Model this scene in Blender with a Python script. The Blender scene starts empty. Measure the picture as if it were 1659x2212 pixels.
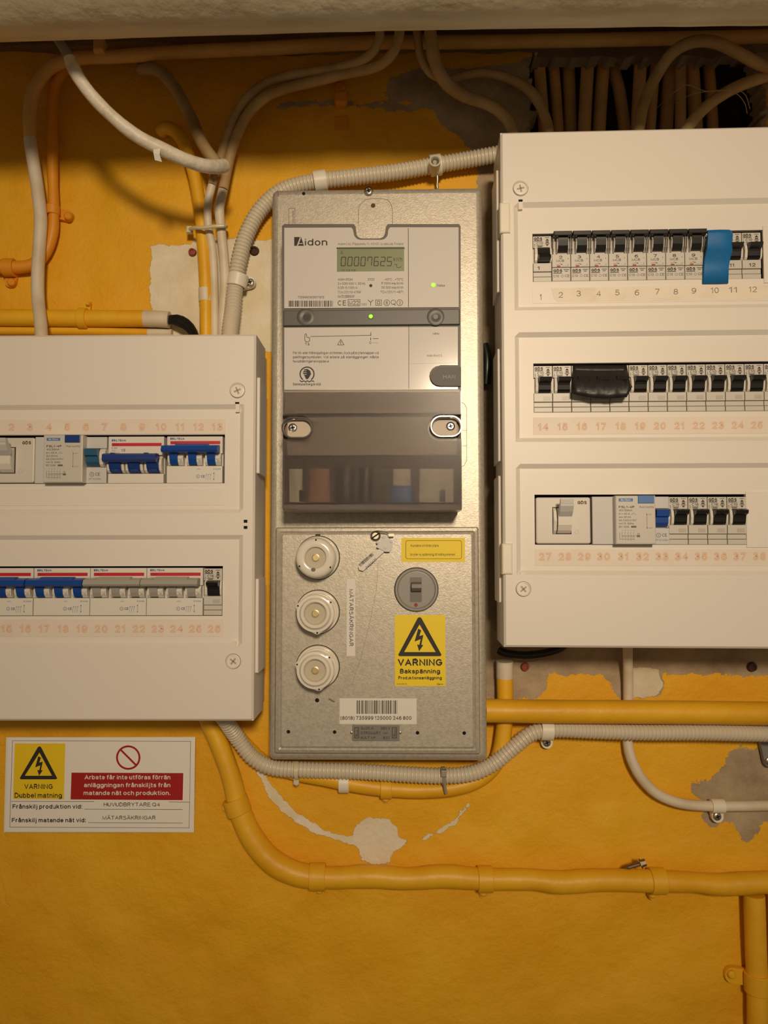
import bpy, bmesh, math, random
import numpy as np
from mathutils import Vector, Matrix
PI = math.pi
sc = bpy.context.scene
COL = sc.collection
# ------------------------------------------------------------------ camera, world, lamp, exposure
F = 1660.0; CD = 0.815; CH = 1.5; PITCH = math.radians(3)
cam_d = bpy.data.cameras.new('camera'); cam = bpy.data.objects.new('camera', cam_d); COL.objects.link(cam)
cam.location = (0, -CD, CH); cam.rotation_euler = (PI/2 + PITCH, 0, 0)
cam_d.sensor_fit = 'HORIZONTAL'; cam_d.sensor_width = 36; cam_d.lens = 36*F/1659.0; cam_d.clip_start = 0.01
sc.camera = cam
w = bpy.data.worlds.new('world'); sc.world = w; w.use_nodes = True
w.node_tree.nodes['Background'].inputs[0].default_value = (1.0, 0.80, 0.55, 1)
w.node_tree.nodes['Background'].inputs[1].default_value = 0.165
ld = bpy.data.lights.new('room_lamp', 'AREA'); ld.shape = 'DISK'; ld.size = 0.26; ld.energy = 4.0; ld.color = (1, .80, .56); ld.spread = math.radians(72)
lamp = bpy.data.objects.new('room_lamp', ld); COL.objects.link(lamp)
lamp.location = (0.20, -2.0, CH+0.51)
lamp.rotation_euler = (Vector((0.08, 0, CH+.17)) - lamp.location).to_track_quat('-Z', 'Y').to_euler()
sc.view_settings.view_transform = 'Standard'; sc.view_settings.look = 'None'
sc.view_settings.exposure = 0.0; sc.view_settings.gamma = 1; sc.view_settings.use_curve_mapping = False
# ------------------------------------------------------------------ frames
class Fr:
    def __init__(s, O, yaw=0, roll=0):
        s.R = Matrix.Rotation(math.radians(yaw), 3, 'Z') @ Matrix(((1, 0, 0), (0, 0, -1), (0, 1, 0))) @ Matrix.Rotation(math.radians(roll), 3, 'Z')
        s.O = Vector(O); s.Ri = s.R.transposed()
    def world(s, u, v, w): return s.O + s.R @ Vector((u, v, w))
    def uv(s, px, py, w=0):
        d = Vector(((px-829.5)/F, 1, -(py-1106)/F)); ct, st = math.cos(PITCH), math.sin(PITCH)
        d = Vector((d.x, d.y*ct-d.z*st, d.y*st+d.z*ct)); C = Vector((0, -CD, CH)); n = s.R.col[2]
        t = ((s.O+n*w)-C).dot(n)/d.dot(n)
        q = s.Ri @ (C+d*t-s.O); return (q.x, q.y)
    def rect(s, x0, y0, x1, y1, w):
        xm, ym = (x0+x1)/2, (y0+y1)/2
        return s.uv(x0, ym, w)[0], s.uv(x1, ym, w)[0], s.uv(xm, y1, w)[1], s.uv(xm, y0, w)[1]
    def k(s, px, py, w):      # metres per pixel there
        return s.uv(px+1, py, w)[0]-s.uv(px, py, w)[0]
W = Fr((0, 0, CH))
def onwall(px, py):
    u, v = W.uv(px, py); return (u, 0, CH+v)
FL = Fr(onwall(583, 1140), -0.5, 0.1)
FR = Fr(onwall(1062, 840), -2.5, -0.05)
FM = Fr(onwall(590, 1140), -1.25, 0.1)
# ------------------------------------------------------------------ materials
def srgb(c):
    return tuple(((x/255)/12.92 if x <= 10 else ((x/255+.055)/1.055)**2.4) for x in c)
def mat(name, c, rough=.5, metal=0, var=None, bump=None, coat=0, emit=None, alb=True, streak=None):
    m = bpy.data.materials.new(name); m.use_nodes = True; nt = m.node_tree; b = nt.nodes['Principled BSDF']
    col = srgb(c)
    b.inputs['Base Color'].default_value = (*col, 1); b.inputs['Roughness'].default_value = rough; b.inputs['Metallic'].default_value = metal
    b.inputs['Coat Weight'].default_value = coat; b.inputs['Coat Roughness'].default_value = .12
    tc = nt.nodes.new('ShaderNodeTexCoord')
    if var:      # (scale, second colour, low, high)
        n = nt.nodes.new('ShaderNodeTexNoise'); n.inputs['Scale'].default_value = var[0]; n.inputs['Detail'].default_value = 5
        if streak:
            mp = nt.nodes.new('ShaderNodeMapping'); mp.inputs['Scale'].default_value = streak; nt.links.new(tc.outputs['Object'], mp.inputs['Vector']); nt.links.new(mp.outputs[0], n.inputs['Vector'])
        else: nt.links.new(tc.outputs['Object'], n.inputs['Vector'])
        r = nt.nodes.new('ShaderNodeValToRGB'); r.color_ramp.elements[0].position = var[2]; r.color_ramp.elements[1].position = var[3]
        r.color_ramp.elements[0].color = (*col, 1); r.color_ramp.elements[1].color = (*srgb(var[1]), 1)
        nt.links.new(n.outputs['Fac'], r.inputs[0]); nt.links.new(r.outputs[0], b.inputs['Base Color'])
    if bump:     # list of (scale, strength, distance)
        prev = None
        for (s_, st, di) in bump:
            n = nt.nodes.new('ShaderNodeTexNoise'); n.inputs['Scale'].default_value = s_; n.inputs['Detail'].default_value = 4; nt.links.new(tc.outputs['Object'], n.inputs['Vector'])
            bp = nt.nodes.new('ShaderNodeBump'); bp.inputs['Strength'].default_value = st; bp.inputs['Distance'].default_value = di
            nt.links.new(n.outputs['Fac'], bp.inputs['Height'])
            if prev: nt.links.new(prev.outputs[0], bp.inputs['Normal'])
            prev = bp
        nt.links.new(prev.outputs[0], b.inputs['Normal'])
    if emit:
        b.inputs['Emission Color'].default_value = (*srgb(emit[0]), 1); b.inputs['Emission Strength'].default_value = emit[1]
    return m
M = {}
YEL = (236, 182, 36)
M['plastic'] = mat('box_plastic', (233, 226, 218), .42, bump=[(900, .05, .0002)])
M['plastic_side'] = mat('box_plastic_side', (228, 222, 214), .45)
M['white_clip'] = mat('white_clip', (235, 228, 212), .4)
M['breaker'] = mat('breaker_plastic', (205, 200, 192), .4)
M['breaker_w'] = mat('breaker_white', (226, 221, 212), .4)
M['cheek'] = mat('cheek_plastic', (178, 172, 164), .35)
M['filler_grey'] = mat('grey_plastic', (205, 203, 203), .45)
M['black'] = mat('black_plastic', (24, 22, 22), .35)
M['ink'] = mat('black_ink', (40, 34, 32), .6)
M['ink_soft'] = mat('faded_ink', (110, 102, 94), .6)
M['blue'] = mat('blue_plastic', (20, 72, 158), .35)
M['bluedark'] = mat('dark_blue_plastic', (22, 56, 128), .35)
M['teal'] = mat('teal_plastic', (38, 92, 128), .35)
M['greytog'] = mat('grey_toggle', (168, 164, 158), .4)
M['blueink'] = mat('blue_ink', (50, 80, 150), .6)
M['bluelt'] = mat('light_blue_print', (72, 122, 190), .5)
M['redstripe'] = mat('red_stripe', (200, 24, 44), .5)
M['redink'] = mat('red_ink', (176, 62, 44), .6)
M['numink'] = mat('number_ink', (225, 176, 140), .6)
M['numin'] = mat('number_inner', (232, 206, 186), .6)
M['strip'] = mat('label_strip', (233, 222, 211), .5, var=(40, (231, 217, 203), .4, .7))
M['tapepaper'] = mat('yellowed_tape', (237, 226, 210), .55, var=(60, (226, 210, 186), .5, .8))
M['pencil'] = mat('pencil', (128, 112, 92), .7)
M['dark'] = mat('dark_gap', (30, 26, 22), .8)
M['bluetape'] = mat('blue_tape', (14, 110, 178), .55, bump=[(60, .5, .001)])
M['blacktape'] = mat('black_tape', (36, 34, 34), .42, bump=[(70, .6, .001)])
M['plate'] = mat('hammered_grey_enamel', (196, 189, 176), .40, .35, var=(330, (184, 176, 162), .42, .6), bump=[(640, .34, .0004)])
M['plate_edge'] = M['plate']
M['steel'] = mat('steel', (200, 196, 188), .25, 1)
M['zinc'] = mat('zinc_screw', (170, 164, 150), .35, .9)
M['brass'] = mat('brass', (214, 196, 150), .35, .6)
M['hole'] = mat('hole_black', (18, 15, 13), .9)
M['meterframe'] = mat('meter_dark_grey', (98, 92, 88), .5)
M['meterlabel'] = mat('meter_label', (205, 200, 196), .5, coat=.35)
M['band'] = mat('meter_band', (84, 82, 80), .42)
M['han'] = mat('port_cover_grey', (72, 68, 66), .5)
M['lcd'] = mat('lcd', (128, 136, 100), .3, coat=.4)
M['lcdink'] = mat('lcd_ink', (34, 36, 26), .5)
M['led'] = mat('green_led', (120, 255, 60), .4, emit=((110, 255, 30), 3.2))
M['porcelain'] = mat('porcelain', (236, 230, 218), .18, coat=.5)
M['switchgrey'] = mat('switch_grey', (150, 146, 142), .4)
M['switchdark'] = mat('switch_dark', (112, 106, 102), .35)
M['sticker'] = mat('white_sticker', (232, 228, 222), .55)
M['yellowst'] = mat('yellow_sticker', (246, 216, 20), .5)
M['signred'] = mat('sign_red', (168, 18, 18), .5)
M['signyel'] = mat('sign_yellow', (240, 205, 20), .55)
M['nameplate'] = mat('nameplate', (140, 136, 130), .4, .3)
M['seal'] = mat('seal_plastic', (215, 214, 210), .3, coat=.3)
M['corr'] = mat('corrugated_pvc', (214, 204, 184), .38)
M['cabwhite'] = mat('white_cable_sheath', (222, 210, 190), .5, var=(30, (206, 190, 160), .45, .7))
M['cabpaint'] = mat('painted_white_cable', (226, 216, 200), .45, var=(60, (190, 176, 150), .5, .72), bump=[(120, .6, .002)])
M['cabbeige'] = mat('beige_cable', (196, 176, 140), .55, var=(25, (170, 140, 96), .45, .7))
M['cabbrown'] = mat('brown_cable', (200, 172, 124), .6, var=(30, (166, 130, 80), .4, .75))
M['cabgrey'] = mat('grey_brown_cable', (176, 152, 110), .6, var=(30, (138, 110, 70), .4, .7))
M['cabtan'] = mat('tan_conduit', (228, 186, 112), .6, var=(16, (206, 160, 84), .4, .7))
M['yelpaint'] = mat('yellow_painted_pipe', YEL, .45, var=(18, (226, 166, 28), .4, .7), bump=[(90, .35, .0015), (18, .3, .004)])
M['orapaint'] = mat('orange_painted_pipe', (226, 150, 30), .5, bump=[(60, .4, .002)])
M['bluegrey'] = mat('bluish_cable', (128, 132, 128), .5)
M['blackwire'] = mat('black_wire', (28, 27, 26), .3)
M['brownwire'] = mat('brown_wire', (182, 134, 104), .4)
M['bluewire'] = mat('blue_wire', (70, 120, 190), .4)
M['whitewire'] = mat('white_wire', (246, 240, 222), .4)
M['lagging'] = mat('lagging_paint', (206, 196, 170), .75, var=(22, (178, 164, 132), .4, .72), bump=[(36, .7, .005), (150, .3, .001)], streak=(.35, 1, 2))
M['concrete'] = mat('rough_concrete', (140, 116, 80), .9, var=(12, (92, 72, 46), .4, .65), bump=[(25, .9, .01), (120, .5, .002)], streak=(.4, 1, 1.6))
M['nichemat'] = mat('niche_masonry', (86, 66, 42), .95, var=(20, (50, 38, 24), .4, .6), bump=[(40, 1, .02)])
M['ceil'] = mat('ceiling_paint', (190, 170, 130), .9)
M['floorm'] = mat('floor_concrete', (130, 120, 105), .8)
M['thread'] = mat('thread', (190, 170, 120), .8)
M['tie'] = mat('cable_tie_nylon', (214, 204, 170), .4)
M['tiegrey'] = mat('grey_tie_nylon', (160, 150, 136), .4)
M['slot_mark'] = mat('slot_tan', (176, 160, 140), .6)  # darker tan of the flat crosses on the screw caps
M['window_grey'] = mat('window_grey', (188, 182, 174), .4)
M['inkbrown'] = mat('brown_ink', (92, 62, 34), .6); M['filler_grey2'] = mat('switch_body', (214, 208, 200), .4)
M['scratch'] = mat('scratch', (120, 112, 102), .5)
M['rust'] = mat('rust', (104, 72, 48), .9)
M['menugrey'] = mat('menu_field_grey', (182, 176, 172), .4, coat=.3)
M['frostwall'] = mat('smoked_plastic_edge', (172, 163, 156), .35, coat=.4)
M['glasspane'] = mat('fuse_glass', (205, 196, 178), .12, coat=.6)
M['dotred'] = mat('red_dot', (140, 24, 20), .4)
M['signpaper'] = mat('sign_paper', (240, 236, 230), .5)
M['welldark'] = mat('screw_well', (70, 62, 60), .25, coat=.5)
M['wellfloor'] = mat('well_floor', (120, 96, 72), .4)
M['redplug'] = mat('red_wall_plug', (150, 70, 54), .7); M['pluddark'] = mat('dark_plug_hole', (70, 42, 30), .8)
M['shelf'] = mat('terminal_shelf_grey', (196, 186, 176), .5); M['tblock'] = mat('terminal_block_grey', (200, 186, 168), .5); M['tfloor'] = mat('terminal_floor_dark', (84, 72, 64), .6); M['hantext'] = mat('port_text', (128, 124, 120), .5)
M['oldsteel'] = mat('tarnished_steel', (126, 108, 88), .45, .6)
M['riser'] = mat('lightened_tan_cable', (226, 186, 128), .65, var=(30, (200, 156, 96), .4, .75))  # cable colour lightened to make up for the little light in the niche
def frosted():
    m = bpy.data.materials.new('smoked_frosted_plastic'); m.use_nodes = True; nt = m.node_tree
    out = nt.nodes['Material Output']; p = nt.nodes['Principled BSDF']
    p.inputs['Base Color'].default_value = (*srgb((128, 120, 116)), 1); p.inputs['Roughness'].default_value = .38
    p.inputs['Coat Weight'].default_value = .5; p.inputs['Coat Roughness'].default_value = .2
    g = nt.nodes.new('ShaderNodeBsdfRefraction'); g.inputs['Roughness'].default_value = .36; g.inputs['IOR'].default_value = 1.12
    g.inputs['Color'].default_value = (.86, .84, .83, 1)
    t = nt.nodes.new('ShaderNodeBsdfTransparent'); t.inputs[0].default_value = (.9, .88, .87, 1)
    m1 = nt.nodes.new('ShaderNodeMixShader'); m1.inputs[0].default_value = .16; nt.links.new(g.outputs[0], m1.inputs[1]); nt.links.new(t.outputs[0], m1.inputs[2])
    m2 = nt.nodes.new('ShaderNodeMixShader'); m2.inputs[0].default_value = .86; nt.links.new(p.outputs[0], m2.inputs[1]); nt.links.new(m1.outputs[0], m2.inputs[2])
    n = nt.nodes.new('ShaderNodeTexNoise'); n.inputs['Scale'].default_value = 700; bp = nt.nodes.new('ShaderNodeBump'); bp.inputs['Strength'].default_value = .25; bp.inputs['Distance'].default_value = .0003
    tc = nt.nodes.new('ShaderNodeTexCoord'); nt.links.new(tc.outputs['Object'], n.inputs['Vector']); nt.links.new(n.outputs['Fac'], bp.inputs['Height'])
    nt.links.new(bp.outputs[0], p.inputs['Normal']); nt.links.new(m2.outputs[0], out.inputs['Surface'])
    return m
M['frost'] = frosted()
# ------------------------------------------------------------------ object helpers
INFO = {}
def thing(name, label, cat, fr, o, group=None):
    e = bpy.data.objects.new(name, None); COL.objects.link(e); e.empty_display_size = .01
    e.location = fr.world(*o); e.rotation_euler = fr.R.to_euler()
    e['label'] = label; e['category'] = cat
    if group: e['group'] = group
    INFO[e.name] = (fr, o); return e
def dup(root, loc, label, group=None, eul=None):
    r = root.copy(); COL.objects.link(r); r.location = loc; r['label'] = label
    if eul is not None: r.rotation_euler = eul
    if group: r['group'] = group
    for ch in list(root.children):
        c = ch.copy(); COL.objects.link(c); c.parent = r; c.matrix_parent_inverse = Matrix()
        for g in ch.children:
            d = g.copy(); COL.objects.link(d); d.parent = c
    INFO[r.name] = INFO[root.name]; return r
def rr(u0, u1, v0, v1, r=0, n=4):
    if r <= 0: return [(u0, v0), (u1, v0), (u1, v1), (u0, v1)]
    r = min(r, (u1-u0)/2-1e-6, (v1-v0)/2-1e-6); p = []
    for cx, cy, a in ((u1-r, v0+r, -PI/2), (u1-r, v1-r, 0), (u0+r, v1-r, PI/2), (u0+r, v0+r, PI)):
        for i in range(n+1):
            t = a+PI/2*i/n; p.append((cx+r*math.cos(t), cy+r*math.sin(t)))
    return p
def circ(cu, cv, r, n=32, a0=0): return [(cu+r*math.cos(a0+2*PI*i/n), cv+r*math.sin(a0+2*PI*i/n)) for i in range(n)]
# a plain grotesque stroke alphabet: each glyph = width, strokes on a grid with cap height 7
def E_(cx, cy, rx, ry, a0, a1):
    n = max(3, int(abs(a1-a0)/26)); return [(cx+rx*math.cos(math.radians(a0+(a1-a0)*i/n)), cy+ry*math.sin(math.radians(a0+(a1-a0)*i/n))) for i in range(n+1)]
AL = {
'A': (5.6, [[(0, 0), (2.8, 7), (5.6, 0)], [(1, 2.3), (4.6, 2.3)]]), 'B': (4.6, [[(0, 0), (0, 7), (2.6, 7)]+E_(2.6, 5.3, 1.7, 1.7, 90, -90)+[(0, 3.6)], [(2.6, 3.6)]+E_(2.8, 1.8, 1.8, 1.8, 90, -90)+[(0, 0)]]),
'C': (5.2, [E_(2.9, 3.5, 2.9, 3.5, 45, 315)]), 'D': (5, [[(0, 0), (0, 7), (2, 7)]+E_(2, 3.5, 3, 3.5, 90, -90)+[(0, 0)]]), 'E': (4.2, [[(4.2, 7), (0, 7), (0, 0), (4.3, 0)], [(0, 3.7), (3.9, 3.7)]]),
'F': (4, [[(4.1, 7), (0, 7), (0, 0)], [(0, 3.6), (3.6, 3.6)]]), 'G': (5.4, [E_(2.9, 3.5, 2.9, 3.5, 45, 340)+[(5.6, 3.3), (3.2, 3.3)]]), 'H': (4.8, [[(0, 0), (0, 7)], [(4.8, 0), (4.8, 7)], [(0, 3.7), (4.8, 3.7)]]),
'I': (.2, [[(0.1, 0), (.1, 7)]]), 'J': (3.4, [[(3.4, 7), (3.4, 2)]+E_(1.7, 1.9, 1.7, 1.9, 0, -180)]), 'K': (4.8, [[(0, 0), (0, 7)], [(4.6, 7), (0, 2.6)], [(1.6, 4.1), (4.8, 0)]]), 'L': (3.8, [[(0, 7), (0, 0), (3.8, 0)]]),
'M': (5.8, [[(0, 0), (0, 7), (2.9, 0), (5.8, 7), (5.8, 0)]]), 'N': (4.9, [[(0, 0), (0, 7), (4.9, 0), (4.9, 7)]]), 'O': (6, [E_(3, 3.5, 3, 3.5, 0, 360)]), 'P': (4.4, [[(0, 0), (0, 7), (2.5, 7)]+E_(2.5, 5.1, 1.9, 1.9, 90, -90)+[(0, 3.2)]]),
'Q': (6, [E_(3, 3.5, 3, 3.5, 0, 360), [(3.6, 1.8), (5.8, -.4)]]), 'R': (4.8, [[(0, 0), (0, 7), (2.7, 7)]+E_(2.7, 5.2, 1.8, 1.8, 90, -90)+[(0, 3.4)], [(2.7, 3.4), (4.6, 0)]]), 'S': (4.6, [E_(2.3, 5.25, 2, 1.75, 25, 200)+E_(2.3, 1.85, 2.3, 1.85, 70, -155)]),
'T': (4.8, [[(0, 7), (4.8, 7)], [(2.4, 7), (2.4, 0)]]), 'U': (4.8, [[(0, 7), (0, 2.4)]+E_(2.4, 2.4, 2.4, 2.4, 180, 360)+[(4.8, 7)]]), 'V': (5.2, [[(0, 7), (2.6, 0), (5.2, 7)]]), 'W': (7.6, [[(0, 7), (1.9, 0), (3.8, 7), (5.7, 0), (7.6, 7)]]),
'X': (5, [[(0, 0), (5, 7)], [(0, 7), (5, 0)]]), 'Y': (5, [[(0, 7), (2.5, 3.2), (5, 7)], [(2.5, 3.2), (2.5, 0)]]), 'Z': (4.6, [[(0, 7), (4.6, 7), (0, 0), (4.6, 0)]]),
'a': (3.6, [E_(1.9, 3.6, 1.7, 1.5, 155, 0)+[(3.6, 0)], E_(1.8, 1.45, 1.8, 1.45, 0, 360)]), 'b': (3.8, [[(0, 7), (0, 0)], E_(1.9, 2.5, 1.9, 2.5, 0, 360)]), 'c': (3.5, [E_(1.9, 2.5, 1.9, 2.5, 45, 315)]), 'd': (3.8, [[(3.8, 7), (3.8, 0)], E_(1.9, 2.5, 1.9, 2.5, 0, 360)]),
'e': (3.8, [[(.1, 2.6), (3.8, 2.6)]+E_(1.9, 2.5, 1.9, 2.5, 5, 320)]), 'f': (2, [[(.8, 0), (.8, 6)]+E_(1.8, 6, 1, 1, 180, 90)+[(2.2, 7)], [(0, 5), (2, 5)]]), 'g': (3.8, [E_(1.9, 2.5, 1.9, 2.5, 0, 360), [(3.8, 5), (3.8, -.4)]+E_(1.9, -.4, 1.9, 1.6, 0, -150)]),
'h': (3.5, [[(0, 7), (0, 0)], E_(1.75, 3.2, 1.75, 1.8, 180, 0)+[(3.5, 0)]]), 'i': (.2, [[(.1, 0), (.1, 4.7)], [(.1, 6.7), (.1, 6.9)]]), 'j': (1, [[(.9, 4.7), (.9, -1.2), (0, -2)], [(.9, 6.7), (.9, 6.9)]]), 'k': (3.4, [[(0, 7), (0, 0)], [(3.2, 5), (0, 1.9)], [(1.2, 3), (3.4, 0)]]),
'l': (.2, [[(.1, 0), (.1, 7)]]), 'm': (6, [[(0, 5), (0, 0)], E_(1.5, 3.4, 1.5, 1.6, 180, 0)+[(3, 0)], E_(4.5, 3.4, 1.5, 1.6, 180, 0)+[(6, 0)]]), 'n': (3.5, [[(0, 5), (0, 0)], E_(1.75, 3.2, 1.75, 1.8, 180, 0)+[(3.5, 0)]]), 'o': (3.8, [E_(1.9, 2.5, 1.9, 2.5, 0, 360)]),
'p': (3.8, [[(0, 5), (0, -2)], E_(1.9, 2.5, 1.9, 2.5, 0, 360)]), 'q': (3.8, [[(3.8, 5), (3.8, -2)], E_(1.9, 2.5, 1.9, 2.5, 0, 360)]), 'r': (2, [[(0, 5), (0, 0)], E_(1.7, 3, 1.7, 2, 180, 80)]), 's': (3.3, [E_(1.65, 3.75, 1.5, 1.25, 25, 220)+E_(1.65, 1.35, 1.65, 1.35, 60, -160)]),
't': (1.9, [[(.8, 6.6), (.8, 1)]+E_(1.6, .9, .8, .9, 180, 280)+[(2, 0)], [(0, 5), (1.9, 5)]]), 'u': (3.5, [[(0, 5), (0, 1.8)]+E_(1.75, 1.8, 1.75, 1.8, 180, 360)+[(3.5, 5)], [(3.5, 2), (3.5, 0)]]), 'v': (3.6, [[(0, 5), (1.8, 0), (3.6, 5)]]), 'w': (5.4, [[(0, 5), (1.35, 0), (2.7, 5), (4.05, 0), (5.4, 5)]]),
'x': (3.4, [[(0, 0), (3.4, 5)], [(0, 5), (3.4, 0)]]), 'y': (3.6, [[(0, 5), (1.8, 0)], [(3.6, 5), (1.3, -1.6), (.2, -2)]]), 'z': (3.2, [[(0, 5), (3.2, 5), (0, 0), (3.3, 0)]]),
'0': (4.4, [E_(2.2, 3.5, 2.2, 3.5, 0, 360)]), '1': (2.6, [[(0, 5.3), (1.9, 7), (1.9, 0)]]), '2': (4.4, [E_(2.2, 5, 2.1, 2, 170, -38)+[(0, 0), (4.4, 0)]]), '3': (4.3, [E_(2, 5.25, 1.9, 1.75, 155, -90)+E_(2.1, 1.8, 2.2, 1.8, 90, -155)]), '4': (4.5, [[(3.4, 0), (3.4, 7), (0, 2.1), (4.6, 2.1)]]),
'5': (4.3, [[(4, 7), (.8, 7), (.4, 3.5)]+E_(2.1, 2.25, 2.2, 2.2, 135, -155)]), '6': (4.4, [E_(2.2, 2.2, 2.2, 2.2, 0, 360), E_(2.6, 3, 2.6, 4, 55, 180)]), '7': (4.3, [[(0, 7), (4.3, 7), (1.5, 0)]]), '8': (4.4, [E_(2.2, 5.3, 1.8, 1.7, 0, 360), E_(2.2, 1.8, 2.2, 1.8, 0, 360)]), '9': (4.4, [E_(2.2, 4.8, 2.2, 2.2, 0, 360), E_(1.8, 4, 2.6, 4, 0, -125)]),
'.': (.3, [[(.15, 0), (.15, .5)]]), ',': (.4, [[(.3, .6), (0, -1)]]), ':': (.3, [[(.15, 0), (.15, .6)], [(.15, 4.2), (.15, 4.8)]]), '-': (2, [[(0, 2.6), (2, 2.6)]]), '–': (3, [[(0, 2.6), (3, 2.6)]]), '/': (2.6, [[(0, -.4), (2.6, 7.2)]]), '(': (1.4, [E_(2.2, 2.8, 2.2, 4.4, 120, 240)]), ')': (1.4, [E_(-.8, 2.8, 2.2, 4.4, 60, -60)]),
'+': (3.6, [[(0, 2.8), (3.6, 2.8)], [(1.8, 1), (1.8, 4.6)]]), '=': (3.4, [[(0, 2), (3.4, 2)], [(0, 3.8), (3.4, 3.8)]]), '~': (3.6, [[(0, 2.4), (.9, 3.2), (2.6, 2.2), (3.6, 3)]]), '×': (3, [[(0, 1.2), (3, 4.2)], [(0, 4.2), (3, 1.2)]]), '°': (1.6, [E_(.8, 6.1, .8, .8, 0, 360)]), '&': (4.8, [[(4.8, 0), (1, 5)]+E_(1.9, 5.7, 1.1, 1.3, 190, 0)+[(2.6, 4.6), (.9, 3.3)]+E_(1.9, 1.6, 1.9, 1.7, 120, 300)+[(4.6, 3)]]),
'∆': (4.4, [[(0, 0), (2.2, 6), (4.4, 0), (0, 0)]]), 'º': (1.6, [E_(.8, 5.6, .8, 1.2, 0, 360), [(0, 3.6), (1.6, 3.6)]]),
}
for ch_, b_, h_ in (('å', 'a', 6.7), ('ä', 'a', 6.5), ('ö', 'o', 6.5), ('Ä', 'A', 8.5), ('Ö', 'O', 8.4)):
    w_, st_ = AL[b_]; m_ = w_/2
    AL[ch_] = (w_, st_+([E_(m_, h_, .75, .75, 0, 360)] if ch_ == 'å' else [[(m_-1, h_-.3), (m_-1, h_+.4)], [(m_+1, h_-.3), (m_+1, h_+.4)]]))
TXT = {}
CAP = 7.0
def stroke(L, T):
    vs = []; n = len(L); closed = n > 2 and math.hypot(L[0][0]-L[-1][0], L[0][1]-L[-1][1]) < 1e-6
    for i, (a, b) in enumerate(L):
        if closed: p, q = L[i-1] if i > 0 else L[-2], L[i+1] if i < n-1 else L[1]
        else: p, q = L[max(i-1, 0)], L[min(i+1, n-1)]
        d1 = (a-p[0], b-p[1]); d2 = (q[0]-a, q[1]-b)
        if i == 0 and not closed: d1 = d2
        if i == n-1 and not closed: d2 = d1
        l1 = math.hypot(*d1) or 1; l2 = math.hypot(*d2) or 1
        n1 = (-d1[1]/l1, d1[0]/l1); n2 = (-d2[1]/l2, d2[0]/l2); m = (n1[0]+n2[0], n1[1]+n2[1]); ml = math.hypot(*m) or 1e-3
        k = T*min(1.8, 2/ml)/ml; mx, my = m[0]*k, m[1]*k; ex = ey = 0
        if not closed and i == 0: ex, ey = -d2[0]/l2*T*.7, -d2[1]/l2*T*.7
        if not closed and i == n-1: ex, ey = d1[0]/l1*T*.7, d1[1]/l1*T*.7
        vs += [(a+mx+ex, b+my+ey), (a-mx+ex, b-my+ey)]
    return vs, [(2*i, 2*i+1, 2*i+3, 2*i+2) for i in range(n-1)]
def glyphs(s, bold):
    key = (s, round(bold, 3))
    if key in TXT: return TXT[key]
    T = (.95+max(bold, 0)*20 if bold <= .04 else 1.75)/2
    if bold < 0: T = .38
    vs, fs, x = [], [], T; gap = 1.0+T*2
    for ch in s:
        if ch == ' ': x += 2.1; continue
        wd, st = AL.get(ch, AL['-'])
        for iz, L in enumerate(st):
            L = [(x+a, T+b*(7-2*T)/7 if b >= 0 else T+b) for a, b in L]; o = len(vs); v2, f2 = stroke(L, T); vs += [(a_, b_, iz) for a_, b_ in v2]; fs += [tuple(q+o for q in f) for f in f2]
        x += wd+gap
    TXT[key] = (vs, fs); return TXT[key]
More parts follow.
